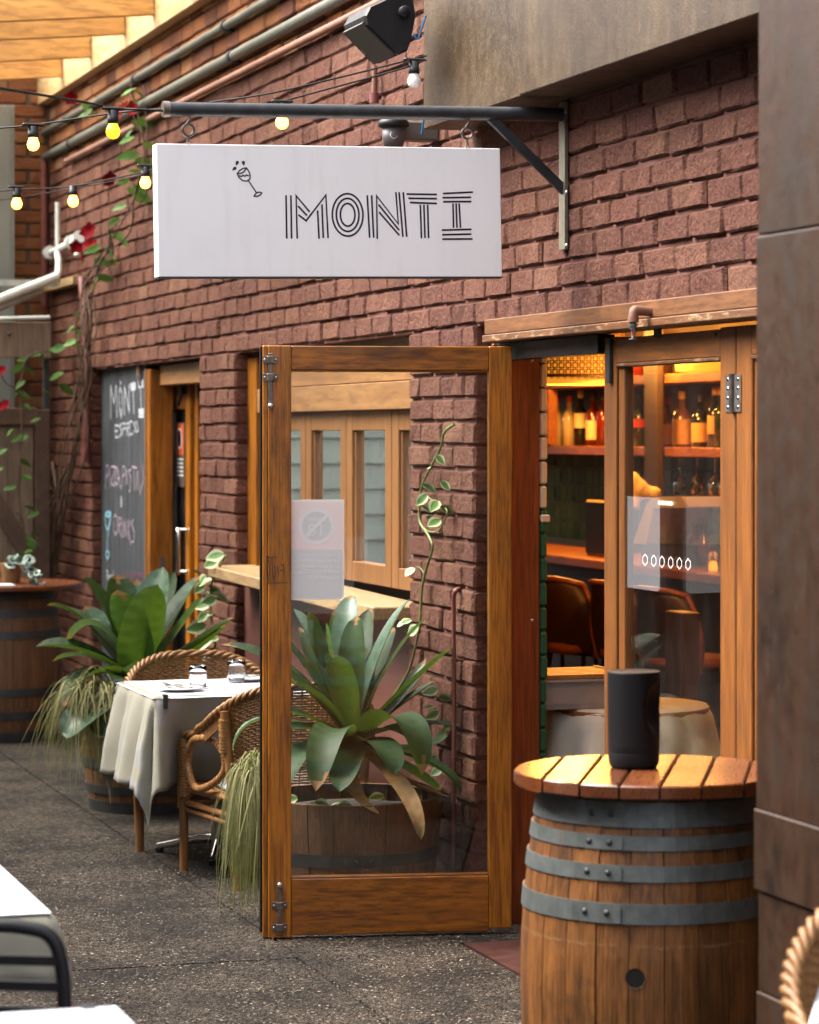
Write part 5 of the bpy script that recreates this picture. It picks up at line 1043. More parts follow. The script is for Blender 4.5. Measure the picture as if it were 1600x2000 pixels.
# ================================================================ cafe table laid for two
TX, TY, TZ, TW = -11.145, -.54, .70, .69
ct = thing('cafe_table', 'cafe table with polished metal pedestal feet under the white cloth beside the open door', 'table', (TX, TY, 0))
B().box((TX - .33, TY - .33, TZ - .032), (TX + .33, TY + .33, TZ - .008), .003).build('tabletop', BARW, ct)
B().box((TX - .035, TY - .035, .06), (TX + .035, TY + .035, TZ - .032), .004).build('column', plain('column_grey', (.30, .30, .30), .35, .6, .05), ct)
for dx, dy in ((-.27, -.2), (.15, -.06), (.25, .22), (-.2, .25)) if False else ((-.26, -.205), (.155, -.07 - .0), (.26, .2), (-.16, .24)):
    bb = B(); q = [V((TX, TY, .085)), V((TX + dx * .35, TY + dy * .35, .075)), V((TX + dx * .8, TY + dy * .8, .04)), V((TX + dx, TY + dy, .028))]; bb.tube(smooth_path(q, 4), [.02] * 4 + [.02 - .001 * i for i in range(9)], 8); bb.build('foot', CHROME, ct)
    bb = B(); bb.tube([(TX + dx * .97, TY + dy * .97, .0), (TX + dx * .97, TY + dy * .97, .02)], .018, 10); bb.build('glide', BLACK, ct)
def draped_cloth(name, label, c, half, z, drop, m, seed, fold=.022, n=64, group=None, flare=.16, tuck=0.0):
    r = random.Random(seed); o = thing(name, label, 'tablecloth', (c[0], c[1], 0), 0, group); ph = [r.uniform(0, 6) for _ in range(8)]; N_ = n; ext = half + drop; rows = []
    for i in range(N_ + 1):
        row = []
        for j in range(N_ + 1):
            u, v = -ext + 2 * ext * i / N_, -ext + 2 * ext * j / N_; du, dv = max(abs(u) - half, 0), max(abs(v) - half, 0); cu, cv = max(-half, min(half, u)), max(-half, min(half, v)); rr = math.hypot(du, dv)
            if rr == 0: row.append(V((c[0] + u, c[1] + v, z))); continue
            ox, oy = du * math.copysign(1, u) / rr, dv * math.copysign(1, v) / rr
            s_ = cu if dv else cv; a_ = math.atan2(dv, du)
            wv = math.sin((cu - cv) * 19 + ph[0] + a_ * 3.5) + .6 * math.sin((cu - cv) * 37 + ph[1] + a_ * 6); f = fold * min(1, rr / .2) * wv
            e_ = flare * rr + f + .012 * min(1, rr / .03) - .05 * min(du, dv) - tuck * rr * max(0, math.copysign(1, u) * (du > 0) * ox) * min(1, max(0, (cv + half * .96) / .12)); dn = max(0, rr - .008) * .975 - abs(f) * .3
            jn = MN.noise(V((u * 9 + seed, v * 9, 1.7))) * .007 * min(1, rr / .1) + MN.noise(V((u * 26, v * 26, 4.1))) * .0025 * min(1, rr / .05); e_ += jn
            row.append(V((c[0] + cu + ox * e_, c[1] + cv + oy * e_, z - dn)))
        rows.append(row)
    bb = B(); bb.grid(rows, True); ob = bb.build('cloth', m, o); md = ob.modifiers.new('thickness', 'SOLIDIFY'); md.thickness = .002; md.offset = -1
    return o
draped_cloth('tablecloth', 'pale checked linen cloth with a long hanging corner on the cafe table', (TX, TY), .345, TZ, .385, LINEN, 4, tuck=.75)
pt = thing('paper_cover', 'white paper cover laid over the checked tablecloth', 'table cover', (TX, TY, TZ)); rows = []
for i in range(17):
    rows.append([V((TX - .36 + .72 * i / 16, TY - .36 + .72 * j / 16, TZ + .0045 - (.010 if i in (0, 16) or j in (0, 16) else 0) + .001 * math.sin(i * 2.1 + j))) for j in range(17)])
bb = B(); bb.grid(rows, True); bb.build('sheet', PAPER, pt)
for lab, px, py in (('dark metal cloth clip on the front edge of the table near its left corner', 327, 1372), ('dark metal cloth clip on the far left edge of the table', 268, 1332)):
    p = atz(px, 1363 if px > 300 else py, TZ); cl = thing('cloth_clip', lab, 'clip', p); ax = px > 300
    bb = B(); M = Matrix.Translation((TX + .365, p.y, TZ)) if ax else Matrix.Translation((p.x, TY - .365, TZ)) @ Matrix.Rotation(-1.57, 4, 'Z')
    bb.box((-.028, -.010, .0055), (.006, .010, .0095), .001, M); bb.box((.006, -.010, -.045), (.0095, .010, .0095), .001, M); bb.box((-.02, -.006, -.047), (.0095, .006, -.043), .001, M); bb.build('clip_body', IRON, cl)
def plate(label, c, r_):
    o = thing('plate', label, 'plate', (c.x, c.y, TZ + .006)); bb = B(); bb.lathe([(0, .003), (r_ * .55, .003), (r_ * .62, .006), (r_, .013), (r_ * 1.0, .0155), (r_ * .63, .009), (r_ * .55, .006), (0, .006)], n=40); bb.build('dish', CHINA, o, loc=(0, 0, 0)); return o
CUTL = plain('cutlery_steel', (.10, .10, .105), .3, .7, .1)
def cutlery(kind, label, c, rz):
    o = thing(kind, label, kind, c, rz); bb = B()
    if kind == 'fork':
        rows = [[V((x, -w_, h)), V((x, w_, h))] for x, w_, h in ((-.095, .006, .004), (-.06, .005, .006), (0, .0035, .008), (.03, .004, .004), (.045, .0115, .003), (.06, .012, .004))]; bb.grid(rows, True)
        for k in range(4): y = -.0102 + .0068 * k; bb.grid([[V((x, y - .0018, h)), V((x, y + .0018, h))] for x, h in ((.06, .004), (.08, .009), (.1, .012))], True)
    else:
        rows = [[V((x, -w_, h)), V((x, 0, h + .0015)), V((x, w_, h))] for x, w_, h in ((-.1, .006, .004), (-.03, .005, .006), (0, .004, .006), (.01, .006, .005), (.03, .009, .005), (.07, .0095, .005), (.1, .003, .004))]; bb.grid(rows, True)
    ob = bb.build(kind + '_body', CUTL, o, loc=(0, 0, 0)); md = ob.modifiers.new('t', 'SOLIDIFY'); md.thickness = .0022
def tumbler(label, c, lift=.0055):
    o = thing('tumbler', label, 'glass', (c.x, c.y, TZ + lift)); bb = B(); bb.lathe([(0, 0), (.029, 0), (.033, .004), (.036, .03), (.036, .055), (.034, .06), (.036, .066), (.037, .092), (.0345, .092), (.0335, .066), (.0325, .06), (.034, .054), (.034, .03), (.031, .012), (0, .010)], n=32); bb.build('glass_body', TUMB, o, loc=(0, 0, 0))
c1 = atz(352, 1352, TZ); plate('white plate with fork and knife at the near end of the cafe table', c1, .098)
cutlery('fork', 'fork on the near white plate of the cafe table', (c1.x - .0, c1.y - .01, TZ + .02), math.radians(205)); cutlery('knife', 'knife on the near white plate of the cafe table', (c1.x - .01, c1.y + .045, TZ + .02), math.radians(215))
tumbler('upturned ribbed tumbler behind the near plate on the cafe table', atz(387, 1347, TZ))
c2 = atz(488, 1332, TZ); plate('white plate at the far side of the cafe table, partly behind the door stile', c2, .095); cutlery('fork', 'fork on the far plate beside the door stile', (c2.x, c2.y - .02, TZ + .02), math.radians(20)); cutlery('knife', 'knife on the far plate beside the door stile', (c2.x, c2.y + .03, TZ + .02), math.radians(30))
tumbler('upturned tumbler next to the far plate beside the door stile', atz(462, 1336, TZ))

# ================================================================ rattan armchairs
def make_chair(label, loc, rz, group):
    o = thing('rattan_armchair', label, 'armchair', loc, rz, group); L0 = dict(loc=(0, 0, 0))
    def plan(f, k=1.0):
        c, s = math.cos(f), math.sin(f); return .27 * math.copysign(abs(c) ** .72, c) * k, .325 * math.copysign(abs(s) ** .72, s) * k
    def rim(f): x, y = plan(f); t = max(0, math.cos(f * .62)); return V((x + .02, y, .535 + .235 * t ** 2.2))
    fr = [rim(math.radians(a)) for a in range(-112, 113, 8)]
    fr = [V((-.275, -.335, .525)), V((-.2, -.333, .545))] + fr + [V((-.2, .333, .545)), V((-.275, .335, .525))]; path = smooth_path(fr, 3); bb = B()
    for ph in (0, 2.094, 4.189):
        pts = []
        for i, p in enumerate(path):
            a = path[max(i - 1, 0)]; c = path[min(i + 1, len(path) - 1)]; T = (c - a).normalized(); X = T.cross(V((0, 0, 1))).normalized(); Y = X.cross(T); q = i * .95 + ph; pts.append(p + X * .012 * math.cos(q) + Y * .010 * math.sin(q))
        bb.tube(pts, .0085, 6)
    bb.build('braided_rim', CANE, o, **L0)
    bb = B(); ns = 40; nm = 38; fs = [math.radians(-60 + 120 * i / ns) for i in range(ns + 1)]
    def surf(f, t): a = rim(f); x, y = plan(f, .86); return V((x + .01, y, .37)).lerp(a, t)
    for i, f in enumerate(fs): bb.tube([surf(f, t) for t in (0, .35, .7, 1)], .0036, 5)
    for k in range(nm):
        t = (k + .6) / nm; pts = []
        for i in range(ns + 1):
            p = surf(fs[i], t); nn = V((p.x, p.y, 0)).normalized(); pts.append(p + nn * .0052 * (1 if (i + k) % 2 else -1))
        bb.tube(pts, .0046, 4)
    bb.build('woven_back', CANE, o, **L0)
    for s in (-1, 1):
        def wrap(bb, pts, r_, n_=8):
            for a, c in zip(pts, pts[1:]):
                d = (V(c) - V(a)); k = max(2, int(d.length / .011))
                for j in range(k): p = V(a) + d * (j + .5) / k; e_ = d.normalized() * .0042; bb.tube([p - e_, p + e_], r_ + .002 * R.random(), n_)
        lg = B(); lg.tube([(-.275, s * .33, 0), (-.27, s * .333, .24), (-.27, s * .335, .51)], .0185, 10); l1 = lg.build('front_leg', CANED, o, **L0); wb = B(); wrap(wb, [(-.27, s * .333, .25), (-.27, s * .335, .52)], .025); wb.build('cane_wrapping', CANE, l1, **L0); wb = B(); wrap(wb, [(-.235, s * .334, .30), (-.232, s * .334, .53)], .021); wb.build('cane_wrapping', CANE, l1, **L0)
        rp = rim(math.radians(52 * s)); lg = B(); lg.tube([(.25, s * .24, 0), (.232, s * .252, .3), (rp.x + .012, rp.y + s * .012, rp.z - .02)], .019, 10); l2 = lg.build('rear_leg', CANED, o, **L0); wb = B(); wrap(wb, [(.235, s * .255, .33), (.232, s * .256, .40)], .024); wb.build('cane_wrapping', CANE, l2, **L0); wb = B(); wrap(wb, [(rp.x + .01, rp.y + s * .01, .52), (rp.x + .012, rp.y + s * .012, rp.z - .05)], .0225); wb.build('cane_wrapping', CANE, l2, **L0)
        ov = B(); pts = []
        for a in [i * math.pi / 16 for i in range(32)]:
            x_ = -.03 + .175 * math.cos(a) + .02 * math.sin(a); z_ = .452 + (.098 if math.sin(a) < 0 else .098 + .045 * max(0, math.cos(a))) * math.sin(a); y_ = .330 - .085 * max(0, (x_ + .03) / .2) ** 2; pts.append(V((x_, s * y_, z_)))
        ov.tube(pts, .0125, 8, closed=True)
        ovp = ov.build('arm_loop', CANED, o, **L0); wb = B(); wrap(wb, pts + [pts[0]], .0145, 7); wb.build('cane_wrapping', CANE, ovp, **L0)
        fl = B()
        for k in range(6):
            ws_ = [V((p.x, p.y * .99, p.z - .014 - .0095 * k)) for p in path if p.y * s > 0 and p.x < .2 and p.z - .014 - .0095 * k > .452 + .105 * math.sqrt(max(0, 1 - ((p.x + .03) / .185) ** 2))]
            runs = [[]]
            for p in ws_:
                if runs[-1] and (p - runs[-1][-1]).length > .06: runs.append([])
                runs[-1].append(p)
            for q_ in runs:
                if len(q_) > 1: fl.tube(q_, .0052, 5)
        fl.build('arm_weave', CANE, o, **L0)
        st_ = B(); st_.tube([(-.27, s * .33, .275), (.24, s * .25, .275)], .013, 8); st_.tube([(-.27, s * .33, .245), (.245, s * .25, .245)], .010, 8); st_.tube([(-.27, s * .33, .33), (.235, s * .252, .345)], .016, 8); st_.tube([(-.265, s * .33, .26), (-.17, s * .32, .34)], .012, 8); st_.build('side_rail', CANED, o, **L0)
    bb = B(); [B().tube([(x_, -w_, z_), (x_, w_, z_)], r_, 8).build('cross_rail', CANED, o, **L0) for x_, w_, z_, r_ in ((-.262, .31, .335, .016), (.235, .25, .335, .014), (-.262, .31, .27, .011))]
    bb = B(); [bb.box((-.265, -.285 + .0285 * i, .338), (.235, -.27 + .0285 * i, .350), .003) for i in range(20)]; bb.build('seat', CANE, o, **L0)
    rows = []
    for i in range(15):
        row = []
        for j in range(15):
            u, v = -1 + 2 * i / 14, -1 + 2 * j / 14; e_ = max(abs(u), abs(v)); row.append(V((.235 * u * (1 - .06 * v * v) - .02, .235 * v * (1 - .06 * u * u), .357 + .045 * (1 - e_ ** 4) - .006 * math.exp(-((u * u + v * v) * 12)))))
        rows.append(row)
    bb = B(); bb.grid(rows, True); bb.grid([[V((p.x, p.y, .712 - p.z + .004 if False else .3525)) for p in row] for row in rows[::-1]], True); bb.build('cushion', CUSH, o, **L0)
    return o
ch = make_chair('rattan armchair with a grey cushion at the near side of the cafe table', (-10.61, -.42, 0), 0, 'rattan armchairs')
c2_ = copy_tree(ch); c2_.location = (-11.72, -.47, 0); c2_.rotation_euler = (0, 0, math.pi - .03); c2_['label'] = 'rattan armchair tucked in at the far side of the cafe table, only its back showing'
c3_ = copy_tree(ch); c3_.location = (-4.485, -.75, 0); c3_.rotation_euler = (0, 0, math.radians(165)); c3_.scale = (1.0, 1.0, 1.14); c3_['label'] = 'blurred wicker armchair cut by the right edge in front of the rusty post'
th = thing('draped_throw', 'white cloth draped in the wicker armchair at the lower right corner', 'cloth', (-4.6, -1.15, .4)); rows = []
q0 = atD(1640, 1915, 4.98); 
for i in range(20):
    a = i / 19; rows.append([lerp(atD(1618 - 6 * math.sin(a * 3), 1896 + 190 * a, 4.97 + .02 * math.sin(a * 9)), atD(1618 + 90, 1880 + 190 * a, 5.05), b_ / 9) + V((.0, .0, .02 * math.sin(b_ * .7 + a * 3))) for b_ in range(10)])
rows2 = [[atD(1610 - 48 * min(1, a * 1.2) + 90 * b_ / 9, 1900 + 24 * (1 - math.sqrt(min(1, a * 1.6))) * 0 + 190 * a + 14 * (b_ / 9) ** 2 - 12 * math.sin(3.14 * b_ / 9), 4.95 + .03 * math.sin(b_ * 1.1 + a * 4) + .06 * b_ / 9) for b_ in range(10)] for a in [i / 19 for i in range(20)]]
bb = B(); bb.grid(rows2, True); bb.build('cloth_fold', PAPER, th)

# ================================================================ foreground tables and black chair at the lower left
fc = atz(97, 1786, .72); FT = .38
t1 = thing('cafe_table', 'cafe table at the left edge, mostly outside the picture, under a pale striped cloth', 'table', (fc.x - FT, fc.y - FT, 0))
tx, ty = fc.x - FT, fc.y - FT
B().box((tx - .36, ty - .36, .69), (tx + .36, ty + .36, .712), .003).build('tabletop', BARW, t1); B().box((tx - .035, ty - .035, 0), (tx + .035, ty + .035, .69), .004).build('column', bpy.data.materials['column_grey'], t1); B().box((tx - .25, ty - .25, 0), (tx + .25, ty + .25, .02), .006).build('base_plate', IRON, t1)
draped_cloth('tablecloth', 'white linen cloth with beige stripes hanging off the table at the left edge', (tx, ty), FT, .72, .15, LINEN, 9, .012, 40, None, .2)
bb = B(); pp2 = thing('paper_cover', 'white paper cover on the striped cloth at the left edge', 'table cover', (tx, ty, .72)); bb.box((tx - FT - .004, ty - FT - .004, .7225), (tx + FT + .004, ty + FT + .004, .7245), .001); bb.build('sheet', PAPER, pp2)
fk = thing('cafe_chair', 'black metal cafe chair with a rounded slatted back at the lower left corner', 'chair', (-5.15, -2.5, 0))
def ck(px, py, D=5.28): return atD(px, py, D)
bk_ = [ck(128, 2060), ck(126, 1960), ck(121, 1890), ck(110, 1846), ck(88, 1822), ck(50, 1812), ck(0, 1808), ck(-70, 1812), ck(-118, 1838), ck(-136, 1890), ck(-142, 2060)]
bb = B(); bb.tube(smooth_path(bk_, 6), .0135, 10); bb.build('back_frame', BLACK, fk)
for py in (1872, 1922, 1972): bb = B(); a, c = ck(-130, py - 2), ck(114, py + 4); d = (c - a).normalized(); bb.prism([a + V((0, 0, .009)), a - V((0, 0, .009)), a - V((0, 0, .009)) + V((.012, 0, 0)), a + V((0, 0, .009)) + V((.012, 0, 0))], c - a); bb.build('back_slat', BLACK, fk)
sb_ = ck(0, 2160); a, c = ck(-140, 2150), ck(126, 2150); zz = .45
for p in (a, c):
    bb = B(); bb.tube([V((p.x, p.y, p.z)), V((p.x + .05, p.y, 0))], .012, 8); bb.build('leg', BLACK, fk)
    bb = B(); bb.tube([V((p.x - .36, p.y, zz)), V((p.x - .38, p.y, 0))], .012, 8); bb.build('leg', BLACK, fk)
bb = B(); bb.box((a.x - .38, min(a.y, c.y) - .01, zz), (a.x + .02, max(a.y, c.y) + .01, zz + .025), .006); bb.build('seat', BLACK, fk)
ffc = atz(228, 1964, .73)
t2 = thing('cafe_table', 'white covered cafe table at the bottom edge nearest the camera', 'table', (ffc.x + .35, ffc.y - .35, 0)); tx, ty = ffc.x + .36, ffc.y - .36
B().box((tx - .34, ty - .34, .70), (tx + .34, ty + .34, .722), .003).build('tabletop', BARW, t2); B().box((tx - .035, ty - .035, 0), (tx + .035, ty + .035, .7), .004).build('column', bpy.data.materials['column_grey'], t2); B().box((tx - .25, ty - .25, 0), (tx + .25, ty + .25, .02), .006).build('base_plate', IRON, t2)
bb = B(); pp2 = thing('paper_cover', 'white paper cover on the table at the bottom edge', 'table cover', (tx, ty, .73)); bb.box((tx - .36, ty - .36, .7225), (tx + .36, ty + .36, .73), .002); bb.build('sheet', PAPER, pp2)
cl = thing('cloth_clip', 'small dark clip on the far edge of the white table at the bottom edge', 'clip', atz(172, 1968, .73)); p = ORG[cl]; bb = B(); bb.box((tx - .363, p.y - .012, .70), (tx - .3605, p.y + .012, .734), 0); bb.box((tx - .363, p.y - .012, .7315), (tx - .345, p.y + .012, .7345), 0); bb.build('clip_body', IRON, cl)

# ================================================================ inside the bar
INW = plain('bar_wall_paint', (.10, .062, .035), .7, 0, .15, 3); FLI = plain('bar_floor', (.06, .035, .022), .4, 0, .3, 6)
B().box((-20, .24, -.10), (-3, 5.5, -.0), 0).build('bar_floor', FLI, kind='structure')
B().box((-20, .2, 2.62), (-3, 5.5, 2.75), 0).build('bar_ceiling', plain('bar_ceiling_paint', (.22, .13, .07), .8), kind='structure')
for n_, a, c in (('bar_back_wall', (-20, 2.95, 0), (-3, 3.1, 2.62)), ('bar_end_wall', (-20, .2, 0), (-19.85, 2.95, 2.62)), ('bar_near_wall', (-3.2, .2, 0), (-3, 2.95, 2.62))):
    o = thing(n_, {'bar_back_wall': 'brown back wall of the bar behind the bottle shelf', 'bar_end_wall': 'far end wall of the bar room', 'bar_near_wall': 'near end wall of the bar room'}[n_], 'wall', a); B().box(a, c, 0).build('wall_body', INW, o)
rb_ = thing('painted_brick_return', 'inner brick return beside the red jamb, white above and dark green below', 'wall', (-9.4, .2, 0))
WB2 = mortar_mat('white_brick_paint', (.75, .58, .42)); GB2 = mortar_mat('green_brick_paint', (.02, .10, .045))
for k in range(30):
    z = k * PT; M_ = WB2 if z > 1.42 else GB2; bb = B(); bb.box((-9.62, .194 + R.uniform(-.002, .001), z + .002), (-9.366 + R.uniform(-.003, .003), .2195 + R.uniform(-.002, .002), z + PT - .005), .006); bb.build('brick', M_, rb_)
bb = B(); bb.box((-9.62, .193, 1.415), (-9.352, .226, 1.442), .004); bb.build('ledge', WB2, rb_)
B().box((-9.62, .198, 0), (-9.38, .215, 2.6), 0).build('mortar', GB2, rb_)
tw = thing('tiled_splashback', 'olive green square tiles on the wall behind the bar', 'tiles', (-15, 2.9, 1.1)); B().box((-18.5, 2.93, .9), (-11, 2.949, 2.0), 0).build('grout', plain('grout', (.13, .10, .05), .8), tw)
TM = [plain('tile_green_%d' % i, c, .18, 0, .15, 8) for i, c in enumerate(((.075, .125, .06), (.10, .14, .062), (.06, .10, .055)))]
tme = []
for m in TM: bb = B(); bb.box((-.052, -.006, -.052), (.052, 0, .052), .003); tme.append(bb.mesh('tile', m))
for i in range(32):
    for k in range(4): link('tile', R.choice(tme), tw, (-2.35 + i * .112, .028, .03 + k * .112))
for i in range(32):
    for k in range(4, 6): link('tile', R.choice(tme), tw, (-2.35 + i * .112, .028, .03 + k * .112))
bc_ = thing('bar_counter', 'long timber topped bar counter inside the doorway', 'counter', (-14, 2.2, 0)); B().box((-18.5, 1.9, 1.045), (-8, 2.42, 1.09), .005).build('counter_top', BARW, bc_); B().box((-18.4, 2.0, 0), (-8, 2.35, 1.043), 0).build('front_panel', plain('bar_front', (.03, .026, .02), .5), bc_)
def shelf(z, label, y0=2.55, y1=2.93): o = thing('bar_shelf', label, 'shelf', (-15, y0, z), 0, 'bar shelves'); B().box((-18.4, y0, z - .05), (-8, y1, z), .004).build('board', BARW, o); return o
shelf(1.655, 'lower bar shelf holding the row of bottles'); shelf(2.045, 'upper bar shelf with the lit lamps and jars')
ud = thing('shelf_upright', 'orange lit timber upright at the left end of the bottle shelf', 'upright', at(1074, 800, 2.55)); p = ORG[ud]; B().box((p.x - .10, 2.54, 1.66), (p.x + .0, 2.60, 1.99), .004).build('upright', BARW, ud)
ud = thing('shelf_upright', 'dark timber post in the middle of the bar shelves', 'upright', at(1300, 800, 2.6)); p = ORG[ud]; B().box((p.x - .06, 2.5, 1.095), (p.x + .12, 2.54, 2.62), .004).build('upright', plain('dark_upright', (.05, .028, .014), .5), ud)
def bottle(label, px, py, h, r_, neck, body, lab, cap, lw=(.2, .55)):
    c = at(px, 885, 2.72); o = thing('bottle', label, 'bottle', (c.x, 2.72, 1.6553), 0, 'bottles on the bar shelf'); bb = B(); bb.lathe([(0, 0), (r_, .001), (r_, h * .55), (r_ * .8, h * .64), (neck, h * .72), (neck, h * .97), (0, h * .97)], n=18); bb.build('body', body, o, loc=(0, 0, 0))
    if lab: bb = B(); bb.lathe([(r_ + .001, h * lw[0]), (r_ + .001, h * lw[1])], n=18); bb.build('label_band', lab, o, loc=(0, 0, 0))
    if cap: bb = B(); bb.lathe([(neck + .002, h * .86), (neck + .002, h * 1.0), (0, h * 1.0)], n=14); bb.build('cap', cap, o, loc=(0, 0, 0))
BG = [plain('bottle_%s' % n_, c, .08, 0, .05, 5, 0, .6) for n_, c in (('dark', (.012, .014, .010)), ('red', (.12, .012, .008)), ('green', (.02, .035, .012)), ('milky', (.55, .42, .25)), ('amber', (.18, .07, .015)))]
LBL = [plain('bottle_label_%d' % i, c, .6, 0, .1) for i, c in enumerate(((.62, .48, .26), (.45, .03, .02), (.60, .32, .10), (.5, .45, .35)))]; CAPR = plain('bottle_cap_red', (.45, .06, .02), .4); CAPD = plain('bottle_cap_dark', (.03, .02, .015), .4)
for a in ((('milky bottle with orange cap at the left end of the shelf', 1088, 0, .30, .042, .016, BG[3], None, CAPR)), ('milky bottle with orange cap, second along the shelf', 1112, 0, .30, .042, .016, BG[3], None, CAPR), ('dark bottle with tall cream neck and pale label', 1134, 0, .33, .04, .016, BG[0], LBL[0], LBL[0], (.32, .58)), ('deep red bottle with slanting cream label', 1158, 0, .31, .042, .018, BG[1], LBL[0], CAPD, (.12, .48)), ('deep red bottle half behind the door stile', 1178, 0, .31, .04, .016, BG[1], None, CAPD), ('dark bottle with red and cream label, left edge of the pane', 1222, 0, .31, .036, .014, BG[0], LBL[1], CAPD, (.34, .5)), ('green bottle with red and cream label', 1248, 0, .31, .038, .014, BG[2], LBL[1], CAPD, (.34, .5)), ('green bottle with tall cream label', 1275, 0, .31, .034, .014, BG[2], LBL[0], CAPD, (.14, .5)), ('bottle with a red foil neck and cream label', 1304, 0, .27, .036, .013, BG[4], LBL[2], CAPR, (.05, .45)), ('squat bottle with a broad orange lit label', 1332, 0, .30, .052, .02, BG[4], LBL[2], LBL[2], (.05, .5)), ('square shouldered dark bottle with buff label', 1368, 0, .28, .048, .016, BG[0], LBL[2], CAPD, (.1, .46)), ('dark bottle with orange capsule near the right stile', 1397, 0, .32, .04, .015, BG[0], LBL[2], LBL[2], (.22, .52)), ('tall dark bottle half hidden at the right stile', 1408, 0, .32, .036, .014, BG[2], None, LBL[2]), ('bottle beyond the steel hinge stile', 1478, 0, .3, .04, .015, BG[0], LBL[1], CAPD)): bottle(*a)
for i, (px, m) in enumerate(((1240, LBL[1]), (1275, LBL[0]), (1305, LBL[2]), (1332, BG[2]))):
    c = at(px, 730, 2.7); o = thing('jar', ('red topped jar on the upper bar shelf', 'cream jar on the upper bar shelf', 'orange jar on the upper bar shelf', 'green jar on the upper bar shelf')[i], 'jar', (c.x, 2.7, 2.0453)); bb = B(); bb.lathe([(0, 0), (.05, 0), (.05, .11), (.035, .13), (.035, .15), (0, .15)], n=16); bb.build('body', m, o, loc=(0, 0, 0))
def lamp_light(o, loc, e, r_=.05, c=(1, .43, .085)):
    L = bpy.data.lights.new('lamp_light', 'POINT'); L.energy = e; L.color = c; L.shadow_soft_size = r_; q = bpy.data.objects.new('lamp_light', L); COL.objects.link(q); q.location = V(loc) - ORG[o]; q.parent = o
RIB = NT('ribbed_glass_shade'); RIB.p(Base_Color=(1, .7, .2), Emission_Color=(1, .52, .04), Emission_Strength=1.1, Roughness=.3); RIB = RIB.m
for px, lab in ((1375, 'lit lamp with a ribbed yellow shade at the right of the upper bar shelf'), (1222, 'lit yellow lamp at the left end of the upper bar shelf')):
    c = at(px, 715, 2.72); o = thing('shelf_lamp', lab, 'lamp', (c.x, 2.72, 2.0453)); bb = B(); n_ = 40; bb.lathe([(.05, .0), (.15, .012), (.16, .14), (.12, .2), (.04, .22)], n=n_); bb.build('shade', RIB, o, loc=(0, 0, 0)); bb = B(); bb.sphere((.02, -.19, .115), .038, 12); bb.build('bulb', EB, o, loc=(0, 0, 0)); lamp_light(o, (c.x, 2.36, 2.2), 85)
# cane pendant
pc = atD(1122, 712, 11.6); pn = thing('cane_pendant', 'woven cane pendant lampshade glowing orange at the top of the doorway gap', 'lamp', (pc.x, pc.y, 1.93), 0, 'cane pendants in the bar'); rP = .205
bb = B(); hh = .36; nn_ = 46
for i in range(nn_):
    a = 2 * math.pi * i / nn_
    for dx in (-.006, .006): bb.tube([(rP * math.cos(a + dx / rP), rP * math.sin(a + dx / rP), z) for z in (.03, hh)], .0021, 4, cap=False)
for k in range(13):
    for dz in (-.005, .005): z = .035 + k * .027 + dz; bb.tube([((rP + .002) * math.cos(6.2832 * j / 60), (rP + .002) * math.sin(6.2832 * j / 60), z) for j in range(60)], .0019, 4, closed=True)
for i in range(nn_):
    for s in (-1, 1): bb.tube([((rP + .003) * math.cos(6.2832 * (i + s * k * .5) / nn_), (rP + .003) * math.sin(6.2832 * (i + s * k * .5) / nn_), .022 + k * .0135) for k in range(0, 26, 2)], .0016, 4, cap=False)
bb.build('cane_weave', CANE, pn, loc=(0, 0, 0)); bb = B(); bb.lathe([(rP + .006, .028), (rP + .006, .038), (rP - .004, .038), (rP - .004, .028)], n=48); bb.lathe([(rP + .004, hh), (rP + .004, hh + .012), (rP - .004, hh + .012)], n=48); bb.build('dark_hoop', plain('cane_hoop', (.05, .02, .01), .5), pn, loc=(0, 0, 0))
LN = NT('lamp_lining'); LN.p(Base_Color=(.9, .6, .2), Emission_Color=(1, .36, .03), Emission_Strength=.8); bb = B(); bb.lathe([(rP - .012, .0), (rP - .012, hh)], n=40); bb.build('glowing_lining', LN.m, pn, loc=(0, 0, 0)); bb = B(); bb.tube([(0, 0, hh - .06), (0, 0, hh + .02)], .004, 6); bb.build('flex', RUBBER, pn, loc=(0, 0, 0)); bb = B(); bb.sphere((0, 0, .17), .045, 12); bb.build('bulb', EB, pn, loc=(0, 0, 0)); lamp_light(pn, (pc.x, pc.y, 1.93), 14, .12)
for i, (x_, y_, z_) in enumerate(((-13.0, 1.7, 2.27), (-10.2, 1.3, 2.27), (-8.5, 1.25, 2.27))):  # extra pendants added out of view above the lintel to light the bar
    q_ = copy_tree(pn); q_.location = (x_, y_, z_)
    for ch_ in q_.children:
        if ch_.type == 'LIGHT': ch_.data = ch_.data.copy(); ch_.data.energy = (150, 95, 42)[i]
    q_.location = (x_, y_, z_); q_.scale = (1, 1, .9); q_['label'] = ('unseen cane pendant added deep inside the bar to light it, above the lintel', 'unseen cane pendant added over the bar stools to light the bar, above the lintel', 'unseen cane pendant added behind the folding glass leaves to light the cloth, above the lintel')[i]
